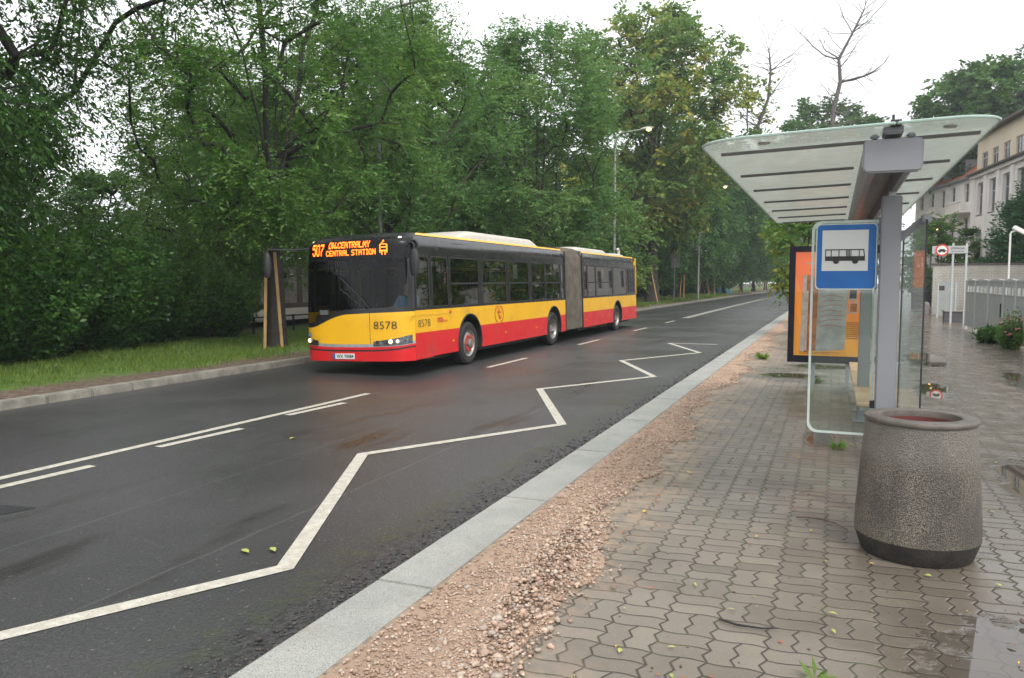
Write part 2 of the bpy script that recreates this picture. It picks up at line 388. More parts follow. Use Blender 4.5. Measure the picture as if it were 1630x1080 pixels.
M['alu'] = mat('grey_powder_coated_metal', (.22, .225, .245), .55, 0, var=.04, vs=3, coat=.1)
M['alu2'] = mat('light_aluminium', (.42, .43, .43), .35, .7, var=.06)
M['bolt'] = mat('dark_bolt', (.05, .05, .055), .5, .6)
M['roofglass'] = m_glass('printed_canopy_glass', (.84, .89, .85), .3, .2, .70, (.62, .64, .60), dots=True)
M['cleared'] = m_glass('clear_greenish_glass', (.90, .95, .92), 1, .02, .02)
M['wallglass'] = m_glass('shelter_wall_glass', (.92, .96, .94), .35, .02, .10)
M['glassedge'] = mat('green_glass_edge', (.36, .48, .42), .25, var=.08)
M['darkrubber'] = mat('slat_gasket', (.16, .155, .16), .6)

# ================================================================== ground and road
def sheet(name, strips, z, m, kind='structure'):
    """strips: list of rows (y, x0, x1)"""
    mb = MB(); vs = []; fs = []
    for y, a, b in strips: vs += [(a, y, z), (b, y, z)]
    for i in range(len(strips) - 1): fs.append((2 * i, 2 * i + 1, 2 * i + 3, 2 * i + 2))
    o = mb.add(vs, fs).build(name, m); tag(o, kind=kind); return o
YS = [-15, 0, 15, 30, 45] + list(range(50, 300, 5))
g = MB().add([(-400, -120, -.05), (400, -120, -.05), (400, 520, -.05), (-400, 520, -.05)], [(0, 1, 2, 3)]).build('ground', M['ground']); tag(g, kind='structure')
sheet('road', [(y, -11.3 + bend(y), -2.5 + bend(y)) for y in YS], 0, M['asphalt'])
sheet('pavement', [(y, -2.16 + bend(y), 16) for y in YS[:-20]], .08, M['paving'])
vg = MB()
def vfn(u, y):
    x = -11.52 + bend(y) - u
    return (x, y, .115 + .05 * math.sin(x * 1.3 + y * .7) * min(1, u / 2) + min(.35, u * .015))
vg.grid(vfn, [0, .3, .7, 1.2, 2, 3, 4.5, 6, 8, 12, 20, 40, 90], [-15 + 2.5 * i for i in range(120)])
tag(vg.build('verge', M['verge'], smooth=True), kind='structure')
def kerb(name, x0, x1, z1, m, step, chamf=.02):
    mb = MB(); y = -14
    while y < 240:
        b0, b1 = bend(y), bend(y + step); j = random.uniform(-.003, .003)
        mb.add([(x0 + b0, y + .004, -.04), (x1 + b0, y + .004, -.04), (x1 + b0, y + .004, z1 + j), (x0 + b0, y + .004, z1 + j),
                (x0 + b1, y + step - .004, -.04), (x1 + b1, y + step - .004, -.04), (x1 + b1, y + step - .004, z1 + j), (x0 + b1, y + step - .004, z1 + j)],
               [(0, 1, 2, 3), (7, 6, 5, 4), (3, 2, 6, 7), (0, 3, 7, 4), (1, 5, 6, 2)])
        y += step
    return tag(mb.build(name, m, bevel=chamf), kind='structure')
kerb('kerb', -2.54, -2.15, .085, M['granite'], 2.0, .008)
kerb('kerb', -11.52, -11.28, .13, M['old_kerb'], .8, .02)
sheet('kerb_joint', [(y, -11.5 + bend(y), -11.3 + bend(y)) for y in YS], .02, M['joint'])
sheet('kerb_joint', [(y, -2.5 + bend(y), -2.2 + bend(y)) for y in YS], .06, M['joint'])
# sandy bed strip with an uneven edge, lying on the paving
vs = []; fs = []; yy = np.arange(0, 60, .12)
for i, y in enumerate(yy):
    w = .42 + .13 * math.sin(y * .9) + .09 * math.sin(y * 2.7 + 1) + .05 * math.sin(y * 7.1) + random.uniform(-.03, .03) + (.45 * math.exp(-((y - 4.1) / 2.2) ** 2))
    vs += [(-2.13 + bend(y), y, .084), (-2.13 + w * .5 + bend(y), y, .092), (-2.13 + w + bend(y), y, .083)]
    if i: fs += [(3 * i - 3, 3 * i - 2, 3 * i + 1, 3 * i), (3 * i - 2, 3 * i - 1, 3 * i + 2, 3 * i + 1)]
tag(MB().add(vs, fs).build('rubble_bed', M['soil']), kind='structure')

# painted markings
def line(mb, a, b, w, z=.005):
    a = Vector((a[0], a[1])); b = Vector((b[0], b[1])); d = (b - a).normalized(); n = Vector((-d.y, d.x)) * w / 2
    n_ = max(1, int((b - a).length / .5)); 
    for i in range(n_):
        p = a.lerp(b, i / n_); q = a.lerp(b, (i + 1) / n_)
        mb.add([(p.x + n.x, p.y + n.y, z), (p.x - n.x, p.y - n.y, z), (q.x - n.x, q.y - n.y, z), (q.x + n.x, q.y + n.y, z)], [(0, 1, 2, 3)])
cl = MB(); line(cl, (-7.80, -10), (-7.24, 11.2), .12)
for a, b in ((-4, -2.5), (-.6, .9), (2.2, 3.4), (4.2, 5.7), (6.64, 7.9), (8.94, 10.2)): line(cl, (-7.13, a), (-7.03, b), .12)
for a, b in ((15.6, 17.9), (22.2, 24.4), (29.1, 31.3), (35.2, 37.3)): line(cl, (-7.0, a), (-6.97, b), .12)
for i in range(40, 150, 3):
    for dx in (-.1, .1) if i < 80 else (0,):
        line(cl, (-6.98 + dx + bend(i), i), (-6.98 + dx + bend(i + 3), i + 3), .12)
tag(cl.build('centre_line', M['line']), kind='structure')
zz = MB(); Zp = [(-4.76, -1.3), (-3.33, -1.2), (-4.76, 1.5), (-3.33, 4.12), (-4.75, 7.22), (-3.3, 9.76), (-4.75, 12.82), (-3.27, 15.37), (-4.65, 18.15), (-3.25, 20.95), (-4.62, 23.8), (-3.2, 23.86)]
for i in range(len(Zp) - 1):
    a, b = Vector(Zp[i]), Vector(Zp[i + 1]); d = (b - a).normalized() * .03
    line(zz, a - d, b + d, .125, .005 + .0015 * (i % 2))
tag(zz.build('zigzag_marking', M['line']), kind='structure')
# darker tar patch at the left
pt = MB(); pts = [(-6.15, 4.45), (-6.9, 4.3), (-7.5, 4.2), (-7.4, 3.6), (-6.6, 3.5), (-6.35, 3.9)]
sheet('park_path', [(y, -27.5 - .12 * (y - 25), -19.2 - .05 * (y - 25)) for y in (-10, 10, 25, 40, 60, 80)], .42, M['path'])
tag(MB().add([(x, y, .004) for x, y in pts], [tuple(range(6))]).build('tar_patch', mat('tar_patch', (.022, .022, .024), .5, bump=.006)), kind='structure')

# ================================================================== loose stones, grass
def ico():
    bm = bmesh.new(); bmesh.ops.create_icosphere(bm, subdivisions=1, radius=1)
    v = np.array([x.co[:] for x in bm.verts]); f = np.array([[q.index for q in p.verts] for p in bm.faces]); bm.free(); return v, f
IV, IF = ico()
def stones(name, pos, size, m, tones):
    n = len(pos); nv = len(IV)
    V = IV[None] * rng.uniform(.55, 1.3, (n, nv, 1)) * (size[:, None, None] * rng.uniform([.7, .7, .4], [1.3, 1.1, .75], (n, 3))[:, None, :])
    a = rng.uniform(0, 2 * PI, n); ca, sa = np.cos(a)[:, None], np.sin(a)[:, None]
    V = np.stack([V[..., 0] * ca - V[..., 1] * sa, V[..., 0] * sa + V[..., 1] * ca, V[..., 2]], -1) + pos[:, None]
    F = IF[None] + (np.arange(n) * nv)[:, None, None]
    return fast_mesh(name, V.reshape(-1, 3), F.reshape(-1, 3), m, tone=np.repeat(tones, nv, 0))
def m_stone():
    t = NT('crushed_rubble'); a = t.new('ShaderNodeAttribute', attribute_name='tone'); p = t.pos()
    c = t.mix(t.ramp(t.noise(p, 90, 4), .35, .7, 0, .35), a.outputs['Color'], (.2, .14, .1))
    t.set(base=c, rough=.8); t.bump(t.noise(p, 160, 3), .003); return t.m
M['stone'] = m_stone()
def strip_w(y): return .42 + .13 * np.sin(y * .9) + .09 * np.sin(y * 2.7 + 1) + .05 * np.sin(y * 7.1) + .45 * np.exp(-((y - 4.1) / 2.2) ** 2)
n = 30000; y = 2.2 + 26 * rng.random(n) ** 1.9; w = strip_w(y)
u = np.clip(rng.beta(1.25, 1.15, n) + rng.normal(0, .06, n), 0.01, 1.3); kp = rng.random(n) < np.clip(1.35 - y / 14, .25, 1); y, w, u = y[kp], w[kp], u[kp]; n = len(y)
x = -2.12 + w * u; sz = rng.gamma(2.2, .0021, n) + .0022
pos = np.stack([x, y, .092 + sz * .3], -1)
n2 = 2600; y2 = rng.normal(4.5, .8, n2); x2 = -1.62 + .16 * (y2 - 4.5) * -.6 + rng.normal(0, .11, n2); s2 = rng.gamma(3.2, .0027, n2) + .0035
h2 = .09 + .075 * np.exp(-((x2 + 1.60 + .1 * (y2 - 4.5)) / .12) ** 2) * rng.random(n2) * np.exp(-((y2 - 4.5) / 1.0) ** 2)
pos = np.concatenate([pos, np.stack([x2, y2, h2], -1)]); sz = np.concatenate([sz, s2])
n3 = 1500; y3 = 5.5 + 22 * rng.random(n3); x3 = -2.13 + strip_w(y3) * 1.0 + rng.normal(0, .05, n3); s3 = rng.gamma(3, .0026, n3) + .003
pos = np.concatenate([pos, np.stack([x3, y3, .092 + s3 * .3], -1)]); sz = np.concatenate([sz, s3])
pal = np.array([(.47, .33, .24), (.39, .27, .19), (.54, .42, .32), (.31, .21, .15), (.44, .37, .31), (.50, .35, .27)])
tones = pal[rng.integers(0, 6, len(pos))] * rng.uniform(.75, 1.15, (len(pos), 1))
tag(stones('loose_rubble', pos, sz, M['stone'], tones), kind='stuff')
# crumbs of asphalt by the kerb
n = 3500; y = 2 + 22 * rng.random(n) ** 1.8; x = -2.56 - np.abs(rng.normal(0, .14, n)); s_ = rng.gamma(3, .0022, n) + .003
tag(stones('asphalt_crumbs', np.stack([x, y, s_ * .3], -1), s_, M['stone'], np.full((n, 3), .028) * rng.uniform(.5, 2.2, (n, 1))), kind='stuff')
# specks scattered on paving
n = 500; y = 3 + 9 * rng.random(n) ** 1.4; x = rng.uniform(-1.6, 1.5, n); s_ = rng.gamma(2, .0014, n) + .0018
tag(stones('scattered_grit', np.stack([x, y, .082 + s_ * .3], -1), s_, M['stone'], np.array([(.12, .08, .05)]) * rng.uniform(.4, 2.4, (n, 1))), kind='stuff')

M['grass'] = m_leaf('grass_blades', (.07, .13, .015), (.12, .20, .025), (.18, .26, .045), transl=.3)
def grass(name, x, y, z, h, w):
    n = len(x); a = rng.uniform(0, 2 * PI, n); la = rng.uniform(0, 2 * PI, n); ln = rng.uniform(.1, .8, n) * h
    b = np.stack([x, y, z], -1); s = np.stack([np.cos(a), np.sin(a), 0 * a], -1) * (w / 2)[:, None]
    tip = b + np.stack([np.cos(la) * ln, np.sin(la) * ln, h], -1)
    V = np.stack([b - s, b + s, tip], 1).reshape(-1, 3); F = np.arange(3 * n).reshape(-1, 3)
    t = np.repeat(np.stack([rng.random(n), (rng.random(n) < .05) * .5], -1), 3, 0)
    return tag(fast_mesh(name, V, F, M['grass'], tone=t), kind='stuff')
n = 100000; y = 3 + 95 * rng.random(n) ** 2.0; u = 5.0 * rng.random(n)
edge = .95 + .45 * np.sin(y * .8) + .3 * np.sin(y * 2.3 + 2) + rng.normal(0, .22, n)
k = u > edge * .9; y, u = y[k], u[k]; bx = np.array([bend(q) for q in y]); x = -11.52 + bx - u
z = .115 + .05 * np.sin(x * 1.3 + y * .7) * np.minimum(1, u / 2) + u * .015
grass('grass', x, y, z, rng.uniform(.03, .11, len(x)) * (1 + y / 60), rng.uniform(.006, .014, len(x)) * (1 + y / 25))

# ================================================================== plants
GREEN = dict(
    ash=m_leaf('ash_leaves', (.045, .13, .022), (.088, .205, .036), (.17, .30, .055), transl=.45),
    ashlight=m_leaf('pale_ash_leaves', (.058, .155, .045), (.11, .235, .066), (.19, .32, .085), transl=.45),
    dark=m_leaf('dark_leaves', (.014, .052, .009), (.034, .105, .018), (.085, .19, .034), transl=.4),
    far=m_leaf('linden_leaves', (.034, .11, .034), (.058, .16, .045), (.11, .235, .06), transl=.42),
    yel=m_leaf('yellowing_leaves', (.07, .165, .045), (.12, .235, .055), (.21, .32, .08), (.52, .44, .07), transl=.45),
    shrub=m_leaf('shrub_leaves', (.014, .055, .010), (.036, .115, .019), (.10, .225, .036), transl=.4),
    conif=m_leaf('conifer_sprays', (.020, .08, .035), (.035, .125, .05), (.06, .17, .06)))
def leaves(P, D, L, Wd, tone):
    """rhombic leaves: base P, direction D, length L, width Wd"""
    n = len(P); up = rng.normal(0, 1, (n, 3)); side = np.cross(D, up); side /= np.linalg.norm(side, axis=1, keepdims=True) + 1e-9
    nrm = np.cross(side, D)
    a = P; c = P + D * L[:, None]; m_ = P + D * (L * .45)[:, None] + nrm * (L * .08)[:, None]
    V = np.stack([a, m_ + side * Wd[:, None] / 2, c, m_ - side * Wd[:, None] / 2], 1).reshape(-1, 3)
    return V, np.repeat(tone, 4, 0)
def crown_radius(t, shape):
    t = np.clip(t, 0, 1)
    if shape == 'cone': return (1 - t) ** .75 * (np.minimum(1, t / .12) ** .5) * 1.0 + .02
    if shape == 'vase': return np.sin(PI * np.clip(t * .86 + .1, 0, 1)) ** .55 * (.55 + .45 * t ** .5)
    if shape == 'round': return np.sqrt(np.maximum(0, 1 - (2 * t - 1) ** 2)) * .98 + .02
    return np.sin(PI * np.clip(t * .88 + .06, 0, 1)) ** .6
def tree_mesh(root, zb, zt, Rr, nc, leaf, lm, bm_, shape='oval', rc=.75, tw=9, lt=14, trunk_r=.2, fork=None, seed=0, yellow=0, droop=.35, lean=(0, 0), shell=2.2, gaps=.9, leaders=0, sides=6, wid=.36, tonev=.25):
    """crown + trunk children of root, in local space with base at the origin"""
    global rng
    rg = np.random.default_rng(seed); fork = fork or zb
    # lobed envelope, clump centres biased to the shell
    dirs = rg.normal(0, 1, (7, 3)); dirs /= np.linalg.norm(dirs, axis=1, keepdims=True); ph = rg.uniform(0, 6, 7); fr = rg.uniform(1.5, 4, 7)
    cs = []
    while len(cs) < nc:
        t = rg.random(); a = rg.uniform(0, 2 * PI); rho = rg.random() ** (1 / shell)
        d = np.array([math.cos(a), math.sin(a), t * 2 - 1])
        lob = 1 + .22 * np.sin(fr * (dirs @ d) * 2 + ph).sum() / 2.2
        r = Rr * float(crown_radius(np.array(t), shape)) * rho * lob
        p = np.array([math.cos(a) * r + lean[0] * t, math.sin(a) * r + lean[1] * t, zb + (zt - zb) * t])
        if np.sin(p[0] * 1.9 + ph[0]) + np.sin(p[1] * 1.9 + ph[1]) + np.sin(p[2] * 1.6 + ph[2]) < -gaps and rg.random() < .85: continue
        cs.append(p)
    cs = np.array(cs)
    # branches: connect each clump to the nearest inner node
    nodes = []; par = []
    nt_ = 7
    for i in range(nt_ + 1):
        z = fork * i / nt_; nodes.append(np.array([.06 * math.sin(i * 1.3 + seed), .06 * math.cos(i * 1.7 + seed), z]) * [1, 1, 1]); par.append(i - 1)
    nodes[0] = np.array([0, 0, -.15])
    top = nt_
    nl = leaders or rg.integers(3, 6)
    for k in range(nl):
        a = 2 * PI * k / nl + rg.uniform(-.4, .4); prev = top; el = rg.uniform(.55, .9) if k else .2
        hh = (zt - fork) * (.86 if shape != 'round' else .7) * rg.uniform(.75, 1)
        for j in range(1, 8):
            q = j / 7; rr = Rr * el * .62 * q ** 1.1
            nodes.append(np.array([math.cos(a + .2 * q) * rr + lean[0] * q, math.sin(a + .2 * q) * rr + lean[1] * q, fork + hh * q]) + rg.normal(0, .06, 3)); par.append(prev); prev = len(nodes) - 1
    order = np.argsort(np.linalg.norm((cs - [0, 0, fork]) * [1, 1, .8], axis=1))
    endn = []
    for ci in order:
        p = cs[ci]; N = np.array(nodes[3:]); dv = p - N; cost = np.linalg.norm(dv, axis=1) + np.maximum(0, N[:, 2] - p[2] + .15 * np.linalg.norm(dv[:, :2], axis=1)) * 1.8
        b = int(np.argmin(cost)) + 3; base = nodes[b]; L = np.linalg.norm(p - base); prev = b
        st = max(1, int(L / .7))
        for j in range(1, st + 1):
            q = j / st; nodes.append(base + (p - base) * q + np.array([0, 0, .10 * L * math.sin(PI * q)]) + (rg.normal(0, .05, 3) if j < st else 0)); par.append(prev); prev = len(nodes) - 1
        endn.append(prev)
    cnt = np.zeros(len(nodes)); 
    for e in endn: cnt[e] += 1
    for i in range(len(nodes) - 1, 0, -1):
        if par[i] >= 0: cnt[par[i]] += cnt[i]
    cnt = np.maximum(cnt, .7); rad = trunk_r * (cnt / cnt[0]) ** .46; rad[:nt_ + 1] = trunk_r * np.linspace(1.05, .85, nt_ + 1); rad[0] = trunk_r * 1.6; rad[1] = trunk_r * 1.15
    rad = np.maximum(rad, .008)
    nd = np.array(nodes); ii = np.arange(1, len(nodes)); A = nd[np.array(par)[ii]]; B = nd[ii]; ra = np.minimum(rad[np.array(par)[ii]], rad[ii] * 1.5); rb = rad[ii]
    d = B - A; ln = np.linalg.norm(d, axis=1, keepdims=True); d = d / (ln + 1e-9)
    ref = np.where(np.abs(d[:, 2:3]) > .9, np.array([[1., 0, 0]]), np.array([[0, 0, 1.]])); s1 = np.cross(d, ref); s1 /= np.linalg.norm(s1, axis=1, keepdims=True); s2 = np.cross(d, s1)
    th = np.arange(sides) * 2 * PI / sides; ring = s1[:, None] * np.cos(th)[None, :, None] + s2[:, None] * np.sin(th)[None, :, None]
    V = np.concatenate([A[:, None] + ring * ra[:, None, None], B[:, None] + d[:, None] * .02 + ring * rb[:, None, None]], 1)
    k = np.arange(sides); q = np.stack([k, (k + 1) % sides, (k + 1) % sides + sides, k + sides], -1)
    F = (q[None] + (np.arange(len(ii)) * 2 * sides)[:, None, None]).reshape(-1, 4)
    fast_mesh('trunk', V.reshape(-1, 3), F, bm_, root, smooth=True)
    # twigs and leaves
    nT = nc * tw; C0 = np.repeat(cs, tw, 0); out = C0 - np.array([lean[0] * .5, lean[1] * .5, (zb + zt) * .42]); out /= np.linalg.norm(out, axis=1, keepdims=True) + 1e-6
    rcs = np.repeat(rg.uniform(.7, 1.3, nc) * rc, tw)
    D = rg.normal(0, 1, (nT, 3)) * [1, 1, .7] + out * .55; D /= np.linalg.norm(D, axis=1, keepdims=True)
    st_ = C0 + rg.normal(0, .22, (nT, 3)) * rcs[:, None]
    s = np.tile((np.arange(lt) + .5) / lt, (nT, 1)) + rg.normal(0, .03, (nT, lt)); s = np.clip(s, 0, 1.05)
    P = st_[:, None] + D[:, None] * (s * rcs[:, None])[..., None]; P[..., 2] -= droop * (s ** 2) * rcs[:, None]
    up = np.array([0, 0, 1.]); sd_ = np.cross(D, up); sd_ /= np.linalg.norm(sd_, axis=1, keepdims=True) + 1e-6
    sg = np.where(np.arange(lt) % 2 == 0, 1, -1)
    LD = D[:, None] * .55 + sd_[:, None] * sg[None, :, None] * .8 + rg.normal(0, .3, (nT, lt, 3)); LD[..., 2] -= droop * .9
    LD /= np.linalg.norm(LD, axis=2, keepdims=True)
    ct = np.repeat(np.clip(rg.normal(.5, tonev, nc), 0, 1), tw)[:, None] + rg.normal(0, .16, (nT, lt))
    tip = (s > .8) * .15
    cy = np.repeat((rg.random(nc) < yellow) * rg.uniform(.35, .9, nc), tw)[:, None] * rg.uniform(.3, 1.2, (nT, lt)) * (rg.random((nT, lt)) < .8)
    tone = np.stack([np.clip(ct + tip, 0, 1), np.clip(cy, 0, 1)], -1).reshape(-1, 2)
    N = nT * lt; Lf = leaf * rg.uniform(.45, 1.45, N)
    rng = rg
    Vv, T = leaves(P.reshape(-1, 3), LD.reshape(-1, 3), Lf, Lf * wid, tone)
    fast_mesh('crown', Vv, np.arange(len(Vv)).reshape(-1, 4), lm, root, tone=T)
    return root
def tree(name, label, loc, cat='tree', group=None, rz=0, **k):
    return tree_mesh(thing(name, label, cat, loc, rz, group), **k)

ROW = 'street trees along the far verge'
staked_ash = tree('ash_tree', 'tall ash with dark forked trunk between timber stakes, left of the bus', (-13.6, 16.7, .12), group=ROW, zb=3.3, zt=12.6, Rr=4.6, nc=300, leaf=.115, lm=GREEN['ash'], bm_=M['bark_dark'], shape='vase', rc=.85, tw=14, lt=22, trunk_r=.17, fork=4.0, seed=11, leaders=6, droop=.25, gaps=.15, shell=2.6)
ash_b = tree('ash_tree', 'bushy ash rising straight above the front half of the bus', (-14.6, 23.9, .12), group=ROW, zb=2.2, zt=10.9, Rr=3.7, nc=330, leaf=.135, lm=GREEN['ashlight'], bm_=M['bark'], shape='oval', rc=.85, tw=13, lt=20, trunk_r=.17, fork=2.6, seed=12, droop=-.05, gaps=.8)
ash_c = tree('ash_tree', 'light green full ash crown above the middle and joint of the bus', (-13.6, 36.3, .12), group=ROW, zb=1.6, zt=13.3, Rr=5.0, nc=430, leaf=.18, lm=GREEN['ashlight'], bm_=M['bark'], shape='oval', rc=.95, tw=13, lt=18, trunk_r=.2, fork=3, seed=13, droop=.15, gaps=.75, tonev=.3)
maple = tree('maple_tree', 'tallest tree beyond the rear of the bus, crown flecked with yellow leaves', (-13.3, 61.6, .12), group=ROW, zb=6.0, zt=22.0, Rr=7.0, nc=470, leaf=.34, lm=GREEN['yel'], bm_=M['bark'], shape='oval', rc=1.15, tw=10, lt=12, trunk_r=.42, fork=9, seed=14, yellow=.5, droop=.25, gaps=.5, wid=.5)
low_m = tree('linden_tree', 'small yellowish tree low beside the rear end of the bus', (-14.4, 50.5, .12), group=ROW, zb=1.2, zt=9.0, Rr=3.4, nc=150, leaf=.26, lm=GREEN['yel'], bm_=M['bark'], rc=.8, tw=9, lt=12, trunk_r=.13, seed=15, yellow=.22, gaps=.7, wid=.45)
dark_a = tree('linden_tree', 'first dark linden on the left beyond the yellow flecked tree, near the second lamp post', (-14.2, 78, .12), group=ROW, zb=2.4, zt=16.8, Rr=5.2, nc=260, leaf=.34, lm=GREEN['far'], bm_=M['bark'], rc=1.15, tw=10, lt=11, trunk_r=.32, seed=16, gaps=.75, wid=.5)
dark_b = tree('linden_tree', 'dark leafy tree in the park behind the ash over the bus joint', (-21, 38, .3), group='trees of the park behind the verge', zb=1.5, zt=13.6, Rr=5.6, nc=280, leaf=.30, lm=GREEN['dark'], bm_=M['bark_dark'], rc=1.2, tw=11, lt=11, trunk_r=.35, seed=17, gaps=.8, wid=.5)
huge = tree('robinia_tree', 'huge dark tree filling the upper left corner with drooping leafy limbs', (-17.0, 9.2, .25), zb=2.4, zt=14.2, Rr=5.0, nc=500, leaf=.125, lm=GREEN['dark'], bm_=M['bark_dark'], shape='oval', rc=1.0, tw=15, lt=22, trunk_r=.34, fork=4.5, seed=18, droop=.75, gaps=.75)
mid_l = tree('robinia_tree', 'mid green tree in the gap between the dark corner tree and the forked ash', (-21.0, 22.6, .3), group='trees of the park behind the verge', zb=1.6, zt=9.8, Rr=3.7, nc=260, leaf=.14, lm=GREEN['ash'], bm_=M['bark_dark'], rc=.9, tw=13, lt=18, trunk_r=.2, seed=19, droop=.3, gaps=.75)
def far_row(spec, src, grp):
    for (x, y, rz, sc, lab) in spec: dup(src, (x + (bend(y) if x > -16 and x < 0 else 0), y, .12), rz, sc, lab, grp)
far_row([(-14.6, 93, 1, .95, 'second dark linden along the left kerb past the lamp post'), (-14.4, 108, 2.2, 1.0, 'third linden in the left row, above the turquoise cover'),
         (-14.2, 123, 3.3, .95, 'fourth linden in the left row, behind crossed timber stakes'), (-14.2, 138, 4.4, 1.0, 'fifth linden in the far left row'),
         (-14.2, 155, 5.2, 1.0, 'sixth linden in the far left row'), (-14.0, 173, .4, 1.05, 'seventh linden in the far left row'), (-12, 194, .9, 1.1, 'linden closing the view at the far end of the road, left side'),
         (-3, 205, 2.9, 1.15, 'linden closing the view at the far end of the road, middle'), (6, 190, 2.1, 1.1, 'linden closing the view at the far end of the road, right side'),
         (-15.5, 69, 4.0, .78, 'shorter linden just behind the yellow flecked tree')], dark_a, ROW)
far_row([(-23, 50, 1.2, .92, 'dark park tree behind the rear of the bus'), (-24, 62, 2.0, 1.05, 'dark park tree behind the yellow flecked tree'), (-23, 75, 2.7, 1.0, 'dark park tree behind the second lamp post'),
         (-24, 90, 4, 1.1, 'dark park tree beyond the left lindens'), (-25, 108, 5, 1.1, 'dark park tree far behind the left lindens'), (-26, 130, .6, 1.15, 'dark park tree at the far end of the park'),
         (-29, 31, 3.1, .62, 'dark park tree behind the bushy ash over the bus front'), (-33, 40, .3, .95, 'dark tree deep in the park behind the bus joint'), (-34, 17, 1.3, .62, 'dark tree deep in the park behind the forked ash'),
         (-36, 60, 2.2, 1.2, 'dark tree deep in the park behind the rear of the bus'), (-28, 12, 2.0, .95, 'dark tree deep in the park behind the left hedge'), (-40, 6, 5.0, 1.1, 'dark tree deep in the park at the left edge'), (-26.5, 17.2, 4.1, .54, 'dark park tree filling the gap above the hedge'), (-29, 24.5, 1.9, .46, 'dark park tree behind the gap left of the forked ash'), (-24, 12.5, 5.5, .7, 'dark park tree right behind the tall hedge shrubs')], dark_b, 'trees of the park behind the verge')
far_row([(-19.5, 29.5, 2.1, .95, 'park tree peeping between the bushy ash and the light green ash')], mid_l, 'trees of the park behind the verge')
# right-hand side
young = tree('young_maple', 'young tree with yellow tinted leaves beside the poster panel, right kerb', (-.95, 27.5, .08), zb=1.6, zt=5.0, Rr=1.25, nc=70, leaf=.17, lm=GREEN['yel'], bm_=M['bark'], rc=.5, tw=8, lt=11, trunk_r=.06, seed=21, yellow=.2, wid=.5)
dup(young, (-.9, 35, .08), 2, 1.1, 'second young yellow tinted tree, further along the right kerb', None)
rt = tree('plane_tree', 'leafy treetop just showing above the glass canopy, below the bare trees', (-4.8 + 3.5, 100, .08), zb=8, zt=22, Rr=7.6, nc=220, leaf=.45, lm=GREEN['dark'], bm_=M['bark'], rc=1.4, tw=9, lt=11, trunk_r=.4, seed=22, gaps=.2, wid=.5)
dup(rt, (2.5, 128, .08), 2.4, .95, 'plane tree further back along the right side of the road')
tree('oak_tree', 'broad dark oak crown above the roofs at upper right', (14.5, 96, .08), zb=12, zt=24.0, Rr=8.3, nc=330, leaf=.5, lm=GREEN['dark'], bm_=M['bark'], shape='round', rc=1.4, tw=9, lt=12, trunk_r=.5, seed=23, gaps=.55, wid=.5)
tree('garden_tree', 'light green garden tree behind the iron gate', (5.9, 56, .08), zb=.6, zt=5.6, Rr=1.9, nc=110, leaf=.2, lm=GREEN['yel'], bm_=M['bark'], rc=.6, tw=8, lt=11, trunk_r=.09, seed=24, gaps=.9, wid=.5)
tree('holly_bush', 'dark round bush behind the warning board', (7.9, 60, .08), cat='bush', zb=.4, zt=5.1, Rr=1.35, nc=90, leaf=.17, lm=GREEN['dark'], bm_=M['bark'], rc=.5, tw=8, lt=11, trunk_r=.09, seed=25, gaps=.9, wid=.5)
tree('cypress_hedge', 'large dense green conifer in front of the grey white building', (10.6, 52.0, .08), cat='conifer', zb=.4, zt=8.2, Rr=3.0, nc=620, leaf=.24, lm=GREEN['conif'], bm_=M['bark'], shape='cone', rc=.6, tw=10, lt=12, trunk_r=.15, seed=26, gaps=1.3, droop=-.2)
